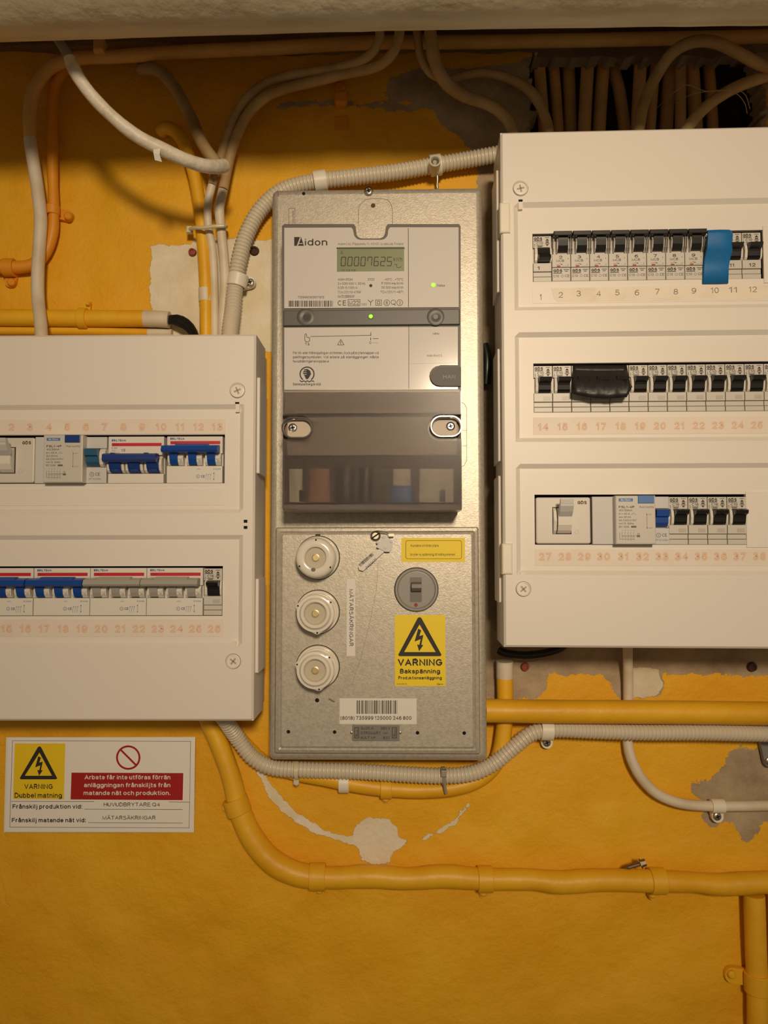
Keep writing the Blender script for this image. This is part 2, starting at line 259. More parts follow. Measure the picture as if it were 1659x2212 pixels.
class G:
    def __init__(s): s.v = []; s.f = []; s.sm = []
    def add(s, vs, fs, sm=False):
        o = len(s.v); s.v += vs; s.f += [tuple(i+o for i in f) for f in fs]; s.sm += [sm]*len(fs); return s
    def rings(s, rings, cap0=False, cap1=True, sm=False, close=True):
        n = len(rings[0]); vs = [p for r in rings for p in r]; fs = []
        for i in range(len(rings)-1):
            for j in range(n if close else n-1):
                k = (j+1) % n; fs.append((i*n+j, i*n+k, (i+1)*n+k, (i+1)*n+j))
        s.add(vs, fs, sm)
        if cap0: s.add(list(rings[0]), [tuple(range(n))[::-1]])
        if cap1: s.add(list(rings[-1]), [tuple(range(n))])
        return s
    def box(s, u0, u1, v0, v1, w0, w1, ch=0, r=0, back=False, n=3):
        R_ = [[(a, b, w0) for a, b in rr(u0, u1, v0, v1, r, n)]]
        if ch > 0:
            R_.append([(a, b, w1-ch) for a, b in rr(u0, u1, v0, v1, r, n)])
            q = .3*ch; R_.append([(a, b, w1-q) for a, b in rr(u0+q, u1-q, v0+q, v1-q, r-q if r > 0 else 0, n)])
            R_.append([(a, b, w1) for a, b in rr(u0+ch, u1-ch, v0+ch, v1-ch, max(r-ch, 1e-5) if r > 0 else 0, n)])
        else: R_.append([(a, b, w1) for a, b in rr(u0, u1, v0, v1, r, n)])
        return s.rings(R_, cap0=back)
    def prism(s, out, w0, w1, back=False): return s.rings([[(a, b, w0) for a, b in out], [(a, b, w1) for a, b in out]], cap0=back)
    def prof(s, u0, u1, pts):       # (v,w) profile run along u
        n = len(pts); vs = [(u0, v, w) for v, w in pts]+[(u1, v, w) for v, w in pts]
        fs = [(i, (i+1) % n, n+(i+1) % n, n+i) for i in range(n)]
        s.add(vs, fs); s.add([(u0, v, w) for v, w in pts], [tuple(range(n))]); s.add([(u1, v, w) for v, w in pts], [tuple(range(n))[::-1]]); return s
    def lathe(s, cu, cv, pr, n=36, cap=True, sm=True, lobe=None):
        R_ = []
        for r, w_ in pr: R_.append([(cu+r*(lobe(2*PI*i/n, r) if lobe else 1)*math.cos(2*PI*i/n), cv+r*(lobe(2*PI*i/n, r) if lobe else 1)*math.sin(2*PI*i/n), w_) for i in range(n)])
        return s.rings(R_, cap1=cap, sm=sm)
    def sweep(s, pts, rad, n=12, caps=True, sm=True):
        pts = [Vector(p) for p in pts]; m = len(pts); R_ = []; prev = None
        for i in range(m):
            t = (pts[min(i+1, m-1)]-pts[max(i-1, 0)]).normalized()
            if prev is None:
                a = Vector((0, 0, 1)) if abs(t.z) < .9 else Vector((1, 0, 0)); nn = (a-t*a.dot(t)).normalized()
            else: nn = (prev-t*prev.dot(t)).normalized()
            prev = nn; b = t.cross(nn); r = rad[i] if hasattr(rad, '__len__') else rad
            R_.append([tuple(pts[i]+nn*(r*math.cos(2*PI*k/n))+b*(r*math.sin(2*PI*k/n))) for k in range(n)])
        return s.rings(R_, cap0=caps, cap1=caps, sm=sm)
    def text(s, st, o, ax, ay, w_, bold=0.0, fit=True):     # ax: full-width vector, ay: cap-height vector
        vs, fs = glyphs(st, bold); x0 = min(v[0] for v in vs); x1 = max(v[0] for v in vs)
        s.add([(o[0]+ax[0]*(a-x0)/(x1-x0)+ay[0]*b/CAP, o[1]+ax[1]*(a-x0)/(x1-x0)+ay[1]*b/CAP, w_+zz*7e-6) for a, b, zz in vs], fs); return s
    def mesh(s, name, o=(0, 0, 0), sharp=32):
        me = bpy.data.meshes.new(name); me.from_pydata([(a-o[0], b-o[1], c-o[2]) for a, b, c in s.v], [], s.f)
        me.polygons.foreach_set('use_smooth', [bool(x) for x in s.sm])
        bm = bmesh.new(); bm.from_mesh(me); bmesh.ops.remove_doubles(bm, verts=bm.verts, dist=1e-7)
        if any(s.sm):
            for e in bm.edges:
                lf = e.link_faces
                if len(lf) == 2 and (not lf[0].smooth or not lf[1].smooth or e.calc_face_angle(0) > math.radians(sharp)): e.smooth = False
        bm.to_mesh(me); bm.free()
        return me
    def build(s, name, m, parent, label=None):
        fr, o = INFO[parent.name]
        ob = bpy.data.objects.new(name, s.mesh(name, o)); COL.objects.link(ob); ob.parent = parent; ob.data.materials.append(M[m] if isinstance(m, str) else m)
        INFO[ob.name] = (fr, o)
        if label: ob['label'] = label
        return ob
    def solo(s, name, m, label, cat, fr=W, o=None, group=None, kind=None):
        if o is None:
            a = np.array(s.v); o = tuple((a.min(0)+a.max(0))/2)
        ob = bpy.data.objects.new(name, s.mesh(name, o)); COL.objects.link(ob); ob.data.materials.append(M[m] if isinstance(m, str) else m)
        ob.location = fr.world(*o); ob.rotation_euler = fr.R.to_euler(); INFO[ob.name] = (fr, tuple(o))
        if label: ob['label'] = label
        if cat: ob['category'] = cat
        if group: ob['group'] = group
        if kind: ob['kind'] = kind
        return ob
class Pr:       # flat print on a surface: px=True -> photograph pixels mapped on the frame's plane; else millimetres from a local origin
    def __init__(s, fr, w_, px=True, o=(0, 0)): s.fr = fr; s.w = w_; s.px = px; s.o = o; s.g = {}; s.c = 0
    def m(s, x, y):
        return s.fr.uv(x, y, s.w) if s.px else (s.o[0]+x*.001, s.o[1]+y*.001)
    def G_(s, m): return s.g.setdefault(m, G())
    def poly(s, m, pts, dw=0):
        s.c = (s.c+1) % 5; dw += s.c*5e-6
        s.G_(m).add([(*s.m(*p), s.w+dw) for p in pts], [tuple(range(len(pts)))]); return s
    def rect(s, m, x0, y0, x1, y1, dw=0): return s.poly(m, [(x0, y1), (x1, y1), (x1, y0), (x0, y0)], dw)
    def frame(s, m, x0, y0, x1, y1, t=1): 
        return s.line(m, [(x0, y0), (x1, y0), (x1, y1), (x0, y1), (x0, y0)], t)
    def line(s, m, pts, t=1, dw=0):
        v2, f2 = stroke(list(pts), t/2); s.c = (s.c+1) % 5; dw += s.c*5e-6; s.G_(m).add([(*s.m(*p), s.w+dw) for p in v2], f2)
        return s
    def disc(s, m, x, y, r, n=16, dw=0): return s.poly(m, [(x+r*math.cos(2*PI*i/n), y+r*math.sin(2*PI*i/n)) for i in range(n)], dw)
    def ring(s, m, x, y, r, t=1, n=24, a0=0, a1=2*PI):
        return s.line(m, [(x+r*math.cos(a0+(a1-a0)*i/n), y+r*math.sin(a0+(a1-a0)*i/n)) for i in range(n+1)], t)
    def text(s, m, st, x0, x1, yb, cap, bold=0.0, ang=0, dw=0):
        sg = -1 if s.px else 1; ca, sa = math.cos(ang), math.sin(ang); wd = x1-x0
        o = s.m(x0, yb); e = s.m(x0+wd*ca, yb+wd*sa*sg); t = s.m(x0-cap*sa*(1), yb+cap*ca*sg) 
        s.G_(m).text(st, o, (e[0]-o[0], e[1]-o[1]), (t[0]-o[0], t[1]-o[1]), s.w+dw, bold); return s
    def bars(s, m, x0, x1, y0, y1, n, seed=1, fill=.55):
        rd = random.Random(seed); ws = [rd.choice((1, 1, 2, 3)) for _ in range(2*n)]; k = (x1-x0)/sum(ws[:2*n-1]); x = x0
        for i in range(2*n-1):
            if i % 2 == 0: s.rect(m, x, y0, x+ws[i]*k, y1)
            x += ws[i]*k
        return s
    def build(s, parent, name='printed_lettering', names={}):
        for m, g in s.g.items(): g.build(names.get(m, name), m, parent)
def spline(pts, step=.004):
    P = [np.array(p, float) for p in pts]; P = [2*P[0]-P[1]]+P+[2*P[-1]-P[-2]]; out = []
    for i in range(1, len(P)-2):
        a, b, c, d = P[i-1:i+3]; L = np.linalg.norm((c-b)[:3]); n = max(2, int(L/step))
        for k in range(n):
            t = k/n; out.append(.5*((2*b)+(-a+c)*t+(2*a-5*b+4*c-d)*t*t+(-a+3*b-3*c+d)*t**3))
    out.append(P[-2]); return out
def wpts(pts, rpx, step=.006):     # pixel path (px,py,w[,r_px]) -> smooth path in wall coordinates + radii in metres
    q = []
    for p in pts:
        u, v = W.uv(p[0], p[1], p[2]); q.append((u, v, p[2], (p[3] if len(p) > 3 else rpx)*W.k(p[0], p[1], p[2])))
    s = spline(q, step); return [tuple(x[:3]) for x in s], [float(x[3]) for x in s]
def cable(name, label, cat, m, rpx, pts, group=None, wob=0, n=12, parent=None):
    P, R_ = wpts(pts, rpx)
    if wob:
        rd = random.Random(len(label)); ph = rd.random()*6
        R_ = [r*(1+wob*math.sin(i*.9+ph)*math.sin(i*.37+1)) for i, r in enumerate(R_)]
    g = G().sweep(P, R_, n)
    return g.build(name, m, parent, label) if parent else g.solo(name, m, label, cat, group=group)
# ------------------------------------------------------------------ structure: wall with real niche, ceiling, floor
def sdpoly(P, U, V):        # signed distance (positive inside) to polygon in wall coordinates
    P = np.array(P); n = len(P); d = np.full(U.shape, 9.0); ins = np.zeros(U.shape, bool)
    for i in range(n):
        a, b = P[i], P[(i+1) % n]; ex, ey = b-a; t = np.clip(((U-a[0])*ex+(V-a[1])*ey)/(ex*ex+ey*ey+1e-12), 0, 1)
        d = np.minimum(d, np.hypot(U-a[0]-t*ex, V-a[1]-t*ey))
        c = ((a[1] > V) != (b[1] > V)) & (U < (b[0]-a[0])*(V-a[1])/(b[1]-a[1]+1e-12)+a[0]); ins ^= c
    return np.where(ins, d, -d)
def sdline(P, U, V, r):
    P = np.array(P); d = np.full(U.shape, 9.0)
    for a, b, ra in zip(P[:-1], P[1:], r):
        ex, ey = b-a; t = np.clip(((U-a[0])*ex+(V-a[1])*ey)/(ex*ex+ey*ey), 0, 1); d = np.minimum(d, np.hypot(U-a[0]-t*ex, V-a[1]-t*ey)-ra)
    return -d
wp = lambda L: [W.uv(x, y, 0) for x, y in L]
def build_wall():
    us = np.concatenate([[-1.8, -1.2, -.8], np.arange(-.6, .6, .003), [.8, 1.2, 1.8]])
    vs = np.concatenate([[-1.5, -1.1, -.8], np.arange(-.62, .62, .003), [.68, .75]])
    U, V = np.meshgrid(us, vs); nu, nv = len(us), len(vs)
    rs = np.random.RandomState(4); H = np.zeros(U.shape)
    for k in range(60):
        f = 2**rs.uniform(3, 7.2); a = rs.uniform(0, 2*PI); H += np.sin(U*f*math.cos(a)+V*f*math.sin(a)+rs.uniform(0, 6))*(.0030/f**.55)
    inner = (np.abs(U) < .61) & (np.abs(V) < .63); H = np.where(inner, np.clip(H, -.003, .002), 0)
    bare = [
        [(842, 168), (900, 148), (1010, 150), (1090, 140), (1160, 120), (1659, 100), (1659, 420), (1090, 420), (1050, 345), (1015, 330), (1000, 300), (962, 275), (935, 245), (905, 226), (846, 222), (830, 200)],
        [(1030, 330), (1100, 300), (1100, 1400), (1062, 1530), (1030, 1530), (1030, 800)],
        [(1040, 1380), (1700, 1380), (1700, 1466), (1640, 1462), (1560, 1457), (1440, 1460), (1432, 1505), (1350, 1512), (1325, 1490), (1300, 1458), (1186, 1456), (1180, 1490), (1165, 1512), (1040, 1512)],
        [(1592, 1617), (1652, 1613), (1720, 1613), (1720, 1760), (1659, 1778), (1645, 1784), (1619, 1819), (1600, 1812), (1586, 1778), (1565, 1776), (1548, 1790), (1524, 1780), (1518, 1755), (1533, 1738), (1492, 1712), (1500, 1695), (1540, 1683), (1560, 1660), (1575, 1632)],
        [(592, 222), (640, 214), (760, 222), (880, 222), (930, 214), (930, 236), (850, 240), (760, 230), (640, 228), (600, 236)],
    ]
    white = [
        [(324, 528), (410, 524), (424, 512), (600, 518), (620, 520), (620, 760), (300, 760), (326, 700)],
        [(768, 1778), (800, 1762), (835, 1768), (862, 1790), (858, 1806), (880, 1812), (872, 1828), (850, 1838), (842, 1862), (805, 1868), (778, 1856), (774, 1830), (760, 1822)],
        [(1352, 1440), (1425, 1445), (1436, 1480), (1420, 1506), (1352, 1512)],
    ]
    lines = [([(562, 1665), (590, 1715), (640, 1765), (690, 1795), (765, 1818)], [8, 10, 9, 6]), ([(912, 1813), (950, 1796), (985, 1775), (1012, 1738)], [3, 5, 3])]
    B = np.max([sdpoly(wp(p), U, V) for p in bare], 0); Wt = np.max([sdpoly(wp(p), U, V) for p in white]+[sdline(wp(p), U, V, [x*.00049 for x in r]) for p, r in lines], 0)
    niche = sdpoly(wp([(1150, 108), (1640, 100), (1655, 200), (1640, 330), (1160, 340), (1135, 290), (1150, 250), (1132, 200), (1140, 150)]), U, V)
    jag = .004*np.sin(U*310+np.sin(V*190)*2)*np.sin(V*270+1)
    verts = [(float(U[i, j]), float(V[i, j]), float(H[i, j])) for i in range(nv) for j in range(nu)]
    fs = []; cut = (niche+jag) > 0; cc = cut[:-1, :-1] & cut[1:, 1:]
    for i in range(nv-1):
        for j in range(nu-1):
            if not cc[i, j]: fs.append((i*nu+j, i*nu+j+1, (i+1)*nu+j+1, (i+1)*nu+j))
    # broken edge of the niche turned inward
    extra = {}; 
    def deep(k):
        if k not in extra: extra[k] = len(verts); a = verts[k]; verts.append((a[0], a[1], -.03))
        return extra[k]
    for i in range(nv-1):
        for j in range(nu-1):
            if cc[i, j]:
                a, b, c, d = i*nu+j, i*nu+j+1, (i+1)*nu+j+1, (i+1)*nu+j
                for (di, dj, p, q) in ((-1, 0, a, b), (0, 1, b, c), (1, 0, c, d), (0, -1, d, a)):
                    if not cc[i+di, j+dj]: fs.append((p, q, deep(q), deep(p)))
    me = bpy.data.meshes.new('wall_back'); me.from_pydata(verts, [], fs); me.polygons.foreach_set('use_smooth', [True]*len(fs))
    for nm, A in (('bare', B), ('filler', Wt)):
        at = me.attributes.new(nm, 'FLOAT', 'POINT'); full = np.full(len(verts), -1.0); full[:nv*nu] = A.ravel(); 
        for k, kk in extra.items(): full[kk] = .05 if nm == 'bare' else -1
        at.data.foreach_set('value', full.astype(np.float32))
    ob = bpy.data.objects.new('wall_back', me); COL.objects.link(ob); ob.location = (0, 0, CH); ob.rotation_euler = W.R.to_euler(); ob['kind'] = 'structure'
    m = bpy.data.materials.new('painted_wall'); m.use_nodes = True; nt = m.node_tree; N = nt.nodes; L = nt.links; b = N['Principled BSDF']; b.inputs['Roughness'].default_value = .6; b.inputs['Specular IOR Level'].default_value = .35
    tc = N.new('ShaderNodeTexCoord')
    def noise(s, d=5, rough=.55):
        n = N.new('ShaderNodeTexNoise'); n.inputs['Scale'].default_value = s; n.inputs['Detail'].default_value = d; n.inputs['Roughness'].default_value = rough; L.new(tc.outputs['Object'], n.inputs['Vector']); return n.outputs['Fac']
    def math_(op, a, b_=None, c=None):
        n = N.new('ShaderNodeMath'); n.operation = op
        for i, x in enumerate((a, b_, c)):
            if x is None: continue
            if hasattr(x, 'is_linked'): L.new(x, n.inputs[i])
            else: n.inputs[i].default_value = x
        return n.outputs[0]
    def ramp(f, p0, c0, p1, c1):
        r = N.new('ShaderNodeValToRGB'); e = r.color_ramp.elements; e[0].position = p0; e[0].color = (*srgb(c0), 1); e[1].position = p1; e[1].color = (*srgb(c1), 1); L.new(f, r.inputs[0]); return r.outputs[0]
    def mixc(f, a, c):
        n = N.new('ShaderNodeMix'); n.data_type = 'RGBA'; L.new(f, n.inputs[0]); L.new(a, n.inputs[6]); L.new(c, n.inputs[7]); return n.outputs[2]
    def attr(nm):
        n = N.new('ShaderNodeAttribute'); n.attribute_name = nm; return n.outputs['Fac']
    def mask(nm, amp):
        d = math_('ADD', attr(nm), math_('MULTIPLY', math_('SUBTRACT', noise(70, 8, .7), .5), amp))
        return math_('MULTIPLY', d, 2500)
    def cl(x):
        n = N.new('ShaderNodeClamp'); L.new(x, n.inputs[0]); return n.outputs[0]
    mb = cl(mask('bare', .022)); mw = cl(mask('filler', .012))
    yel = ramp(noise(9), .35, (230, 168, 26), .7, YEL); yel = mixc(math_('MULTIPLY', cl(math_('MULTIPLY', math_('SUBTRACT', noise(45, 8, .75), .66), 18)), .35), yel, ramp(noise(60), .4, (196, 124, 20), .6, (208, 138, 30)))
    gr = ramp(noise(24, 8, .65), .35, (160, 140, 112), .68, (196, 176, 146)); wh = ramp(noise(30, 8), .35, (234, 224, 204), .7, (222, 208, 172))
    c = mixc(mw, mixc(mb, yel, gr), wh); L.new(c, b.inputs['Base Color'])
    h = math_('ADD', math_('MULTIPLY', noise(55, 7, .62), .0026), math_('MULTIPLY', noise(420, 3), .0004))
    h = math_('ADD', h, math_('MULTIPLY', noise(17, 5, .6), .0050))
    h = math_('ADD', h, math_('MULTIPLY', mb, math_('MULTIPLY', noise(130, 8, .75), .0022)))
    h = math_('SUBTRACT', h, math_('MULTIPLY', mb, .0012)); h = math_('ADD', h, math_('MULTIPLY', mw, .0006))
    crk = N.new('ShaderNodeTexVoronoi'); crk.feature = 'DISTANCE_TO_EDGE'; crk.inputs['Scale'].default_value = 11
    wv = N.new('ShaderNodeVectorMath'); wv.operation = 'MULTIPLY_ADD'; nz = N.new('ShaderNodeTexNoise'); nz.inputs['Scale'].default_value = 14; nz.inputs['Detail'].default_value = 6; L.new(tc.outputs['Object'], nz.inputs['Vector'])
    L.new(nz.outputs['Color'], wv.inputs[0]); wv.inputs[1].default_value = (.05, .05, .05); L.new(tc.outputs['Object'], wv.inputs[2]); L.new(wv.outputs[0], crk.inputs['Vector'])
    line = cl(math_('SUBTRACT', 1, math_('MULTIPLY', crk.outputs['Distance'], 110))); line = math_('MULTIPLY', line, cl(math_('MULTIPLY', math_('SUBTRACT', noise(7), .58), 9)))
    h = math_('SUBTRACT', h, math_('MULTIPLY', line, .0004))
    bp = N.new('ShaderNodeBump'); bp.inputs['Strength'].default_value = .75; bp.inputs['Distance'].default_value = 1.0; L.new(h, bp.inputs['Height']); L.new(bp.outputs[0], b.inputs['Normal'])
    L.new(ramp(mb, 0, (200, 200, 200), 1, (235, 235, 235)), b.inputs['Roughness'])
    me.materials.append(m); return ob
wall = build_wall(); INFO[wall.name] = (W, (0, 0, 0))
# niche behind the wall opening
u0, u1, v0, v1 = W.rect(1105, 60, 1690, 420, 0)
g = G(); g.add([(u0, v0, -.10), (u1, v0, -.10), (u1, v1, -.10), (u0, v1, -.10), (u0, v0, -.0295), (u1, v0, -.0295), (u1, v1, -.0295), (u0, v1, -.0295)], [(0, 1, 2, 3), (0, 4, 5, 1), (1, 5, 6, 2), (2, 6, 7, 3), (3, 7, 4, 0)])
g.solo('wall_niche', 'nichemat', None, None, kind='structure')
vl = W.uv(830, 116)[1]
g = G()
ua = np.linspace(-1.2, 1.2, 121); rd = random.Random(3)
ring = []
for u in ua: ring.append([(u, vl+rd.uniform(-.003, .002), -.005), (u, vl+.001+rd.uniform(-.002, .002), .014+rd.uniform(-.003, .003)), (u, vl+.05, .018+rd.uniform(-.002, .002)), (u, .75, .016)])
g.rings(ring, cap1=False, close=False, sm=True)
g.solo('trim_1', 'concrete', None, None, kind='structure')
G().box(-1.8, 1.8, 0, 2.2, 0, .06, back=True).solo('ceiling', 'ceil', None, None, fr=Fr((0, 0, 2.25)), kind='structure')
o = bpy.data.objects['ceiling']; o.rotation_euler = (0, 0, 0); o.location = (0, -1.1, 2.29)
G().box(-1.8, 1.8, 0, 2.2, 0, .06).solo('floor', 'floorm', None, None, fr=Fr((0, 0, 0)), kind='structure')
o = bpy.data.objects['floor']; o.rotation_euler = (0, 0, 0); o.location = (0, -1.1, -.03)
# ------------------------------------------------------------------ top pipe
P, R_ = wpts([(-500, -68, .215), (0, -82, .215), (830, -106, .215), (1659, -118, .215), (2200, -124, .215)], 147, .02)
rd = random.Random(8); R_ = [r*(1+rd.uniform(-.004, .004)) for r in R_]
G().sweep(P, R_, 48).solo('lagged_pipe', 'lagging', 'thick pale painted lagged pipe running along the very top of the wall', 'pipe')
# unseen beam, added to stop lamp light passing over the pipe
G().box(-1.8, 1.8, .50, .76, .15, .27, ch=.004, back=True).solo('unseen_shade_beam', 'ceil', None, None, kind='structure')
# ------------------------------------------------------------------ distribution box covers
def uniq(L, e=1e-5):
    L = sorted(L); o = [L[0]]
    for x in L[1:]:
        if x-o[-1] > e: o.append(x)
    return o
def cover(u0, u1, v0, v1, recs, holes, wf, wb, rd=.0035, bv=.0042, ch=.002):
    us = [u0, u0+ch, u1-ch, u1]; vs = [v0, v0+ch, v1-ch, v1]
    for a, b, c, d in recs: us += [a, a+bv, b-bv, b]; vs += [c, c+bv, d-bv, d]
    for a, b, c, d in holes: us += [a, b]; vs += [c, d]
    us, vs = uniq(us), uniq(vs); nu = len(us); e = 1e-5
    def h(u, v):
        if u < u0+e or u > u1-e or v < v0+e or v > v1-e: return wf-ch
        for a, b, c, d in recs:
            if a+bv-e <= u <= b-bv+e and c+bv-e <= v <= d-bv+e: return wf-rd
        return wf
    g = G(); V_ = [(u, v, h(u, v)) for v in vs for u in us]; fs = []
    def inh(i, j):
        if i < 0 or j < 0 or i >= len(vs)-1 or j >= nu-1: return False
        um, vm = (us[j]+us[j+1])/2, (vs[i]+vs[i+1])/2
        return any(a < um < b and c < vm < d for a, b, c, d in holes)
    walls = G()
    for i in range(len(vs)-1):
        for j in range(nu-1):
            if inh(i, j): continue
            a, b, c, d = i*nu+j, i*nu+j+1, (i+1)*nu+j+1, (i+1)*nu+j; fs.append((a, b, c, d))
            for (di, dj, p, q) in ((-1, 0, a, b), (0, 1, b, c), (1, 0, c, d), (0, -1, d, a)):
                if inh(i+di, j+dj):
                    P_, Q_ = V_[p], V_[q]; walls.add([P_, Q_, (Q_[0], Q_[1], Q_[2]-.004), (P_[0], P_[1], P_[2]-.004)], [(3, 2, 1, 0)])
    g.add(V_, fs); g.add(walls.v, walls.f)
    g.rings([[(a, b, wb) for a, b in rr(u0, u1, v0, v1)], [(a, b, wf-ch) for a, b in rr(u0, u1, v0, v1)]], cap1=False)
    return g
def box_screw(parent, fr, px, py, wf, a=0):
    u, v = fr.uv(px, py, wf); k = fr.k(px, py, wf)
    s = G().lathe(u, v, [(15.5*k, wf+.0001), (15.5*k, wf+.0012), (13.5*k, wf+.0014), (13*k, wf-.0003+.0006), (11.5*k, wf+.0004), (11.2*k, wf+.0003)], 28).build('screw_cap', 'plastic', parent)
    q = G()
    for t in (a, a+PI/2): 
        c, d = math.cos(t), math.sin(t); L, h = 8*k, 1.6*k
        q.add([(u+c*x-d*y, v+d*x+c*y, wf+.0006) for x, y in ((-L, -h), (L, -h), (L, h), (-L, h))], [(0, 1, 2, 3)])
    q.build('cross_slot', 'slot_mark', s)
    Pr(fr, wf+.0002).ring('ink_soft', px, py, 16.3, .9, 32).build(parent, 'screw_outline')
# --- left box
wf = .085
lx0 = FL.uv(-118, 1140, wf)[0]; lx1 = FL.uv(550, 1140, wf)[0]; lv0 = FL.uv(270, 1557.5, wf)[1]; lv1 = FL.uv(270, 722.5, wf)[1]
def rc(fr, x0, y0, x1, y1, w_): return fr.rect(x0, y0, x1, y1, w_)
def rcx(fr, ux0, x1ref, y0, y1, w_, xr): return
ru1 = FL.uv(526, 1000, wf)[0]; ru0 = lx0+.021
vv = lambda fr, px, py, w_: fr.uv(px, py, w_)[1]; uu = lambda fr, px, py, w_: fr.uv(px, py, w_)[0]
recL = [(ru0, ru1, vv(FL, 300, 1109, wf), vv(FL, 300, 874, wf)), (ru0, ru1, vv(FL, 300, 1399, wf), vv(FL, 300, 1156, wf))]
hol0 = uu(FL, -45, 990, wf)
holL = [(hol0, uu(FL, 485.5, 990, wf-.0035), vv(FL, 300, 1044.5, wf-.0035), vv(FL, 300, 939, wf-.0035)), (hol0, uu(FL, 481, 1280, wf-.0035), vv(FL, 300, 1330.5, wf-.0035), vv(FL, 300, 1223, wf-.0035))]
boxL = thing('distribution_box', 'white two-row distribution box at left, cut by the picture edge', 'fuse box', FL, ((lx0+lx1)/2, lv0, 0), 'white plastic distribution boxes')
cover(lx0, lx1, lv0, lv1, recL, holL, wf, .03).build('front_cover', 'plastic', boxL)
G().box(lx0+.004, lx1-.003, lv0+.004, lv1-.004, 0.001, .0305).build('base', 'plastic_side', boxL)
G().box(lx0+.01, lx1-.01, lv0+.02, lv1-.02, .031, .05).build('inner_chassis', 'dark', boxL)
for (ya, yb) in ((818, 1024), (1250, 1452)):
    a, b = vv(FL, 556, yb, .07), vv(FL, 556, ya, .07)
    G().box(lx1-.0005, lx1+.0028, a, b, .036, .076, ch=.0012).build('side_latch', 'plastic', boxL)
box_screw(boxL, FL, 512.8, 843.5, wf, .4); box_screw(boxL, FL, 503.8, 1428.5, wf, .9)
u0, u1, v0, v1 = FL.rect(-44, 905.5, 488, 938, wf-.0035); lsL1 = G().box(u0, u1, v0, v1, wf-.0036, wf-.0030).build('label_strip', 'strip', boxL, 'peach strip printed with outlined slot numbers')
u0, u1, v0, v1 = FL.rect(-44, 1337, 483, 1375, wf-.0035); lsL2 = G().box(u0, u1, v0, v1, wf-.0036, wf-.0030).build('label_strip', 'strip', boxL, 'peach strip printed with outlined slot numbers')
u0, u1, v0, v1 = FL.rect(-44, 1055, 485, 1092, wf-.0035); G().box(u0, u1, v0, v1, wf-.0036, wf-.0031).build('blank_strip', 'plastic', boxL)
def numbers(parent, fr, w_, n0, n1, cx0, pitch, yb0, yb1, cap, chw):
    p1 = Pr(fr, w_)
    for k in range(n1-n0+1):
        s = str(n0+k); cx = cx0+pitch*k; yb = yb0+(yb1-yb0)*k/max(1, n1-n0); vs_ = glyphs(s, .0)[0]; wd = (max(v[0] for v in vs_)-min(v[0] for v in vs_))*cap/7*.98
        p1.text('numink', s, cx-wd/2-.6, cx+wd/2+.6, yb+.5, cap+1, .05); p1.text('numin', s, cx-wd/2+.3, cx+wd/2-.3, yb-.3, cap-.6, .0, dw=.00006)
    p1.build(parent, 'slot_number', {'numin': 'number_fill'})
numbers(lsL1, FL, wf-.00292, 0+1, 13, 23.5-40.5, 40.5, 930.4, 930, 16, 11)
numbers(lsL2, FL, wf-.00292, 14, 26, 13.7-40.74, 40.74, 1366.6, 1366.6, 16.5, 12)
for y in (1126, 1139.3): 
    u0, u1, v0, v1 = FL.rect(526.5, y-3.2, 534.5, y+3.2, wf); G().box(u0, u1, v0, v1, wf-.0001, wf+.00015).build('vent_slot', 'hole', boxL)
u0, u1, v0, v1 = FL.rect(508, 868.5, 517, 872.5, wf); G().box(u0, u1, v0, v1, wf-.0001, wf+.00015).build('latch_notch', 'hole', boxL)
u0, u1, v0, v1 = FL.rect(509, 871, 517, 890, wf); G().box(u0, u1, v0, v1, wf-.004, wf-.0001).build('hinge_tab', 'plastic', boxL)
u0, u1, v0, v1 = FL.rect(501, 1386, 510, 1402, wf); G().box(u0, u1, v0, v1, wf-.004, wf+.0004).build('hinge_tab', 'plastic', boxL)
u0, u1, v0, v1 = FL.rect(458, 770, 480, 822, wf); G().box(u0, u1, v0, v1, wf-.0005, wf+.0002).build('moulded_plaque', 'plastic', boxL)
# --- right box (frame coordinates read along its left edge)
wr = .095
rx0 = uu(FR, 1085, 840, wr); rx1 = uu(FR, 1777, 840, wr); rv0 = vv(FR, 1200, 1398.8, wr); rv1 = vv(FR, 1200, 282.5, wr)
a0 = uu(FR, 1113, 840, wr); a1 = rx1-.014; XR = 1300
def rrow(y0, y1): return (a0, a1, vv(FR, 1150, y1, wr), vv(FR, 1150, y0, wr))
recR = [rrow(436.5, 670), rrow(717.5, 954.5), rrow(1002, 1242)]
wi = wr-.0035
def rowv(y0, y1, x=1153): return vv(FR, x, y1, wi), vv(FR, x, y0, wi)
h1 = (uu(FR, 1150.5, 550, wi), uu(FR, 1652, 550, wi), *rowv(505, 609)); h2 = (uu(FR, 1152.5, 840, wi), uu(FR, 1705, 840, wi), *rowv(785, 891.5)); h3 = (uu(FR, 1155, 1120, wi), uu(FR, 1611.5, 1120, wi), *rowv(1068.5, 1176.5))
boxR = thing('distribution_box', 'white three-row distribution box at right, with three rows of switches', 'fuse box', FR, ((rx0+rx1)/2, rv0, 0), 'white plastic distribution boxes')
cover(rx0, rx1, rv0, rv1, recR, [h1, h2, h3], wr, .03).build('front_cover', 'plastic', boxR)
G().box(rx0+.004, rx1-.004, rv0+.004, rv1-.004, 0.002, .0305).build('base', 'plastic_side', boxR)
G().box(rx0+.01, rx1-.01, rv0+.02, rv1-.02, .031, .058).build('inner_chassis', 'dark', boxR)
box_screw(boxR, FR, 1124.5, 407, wr, .2); box_screw(boxR, FR, 1130.8, 1272.5, wr, .7)
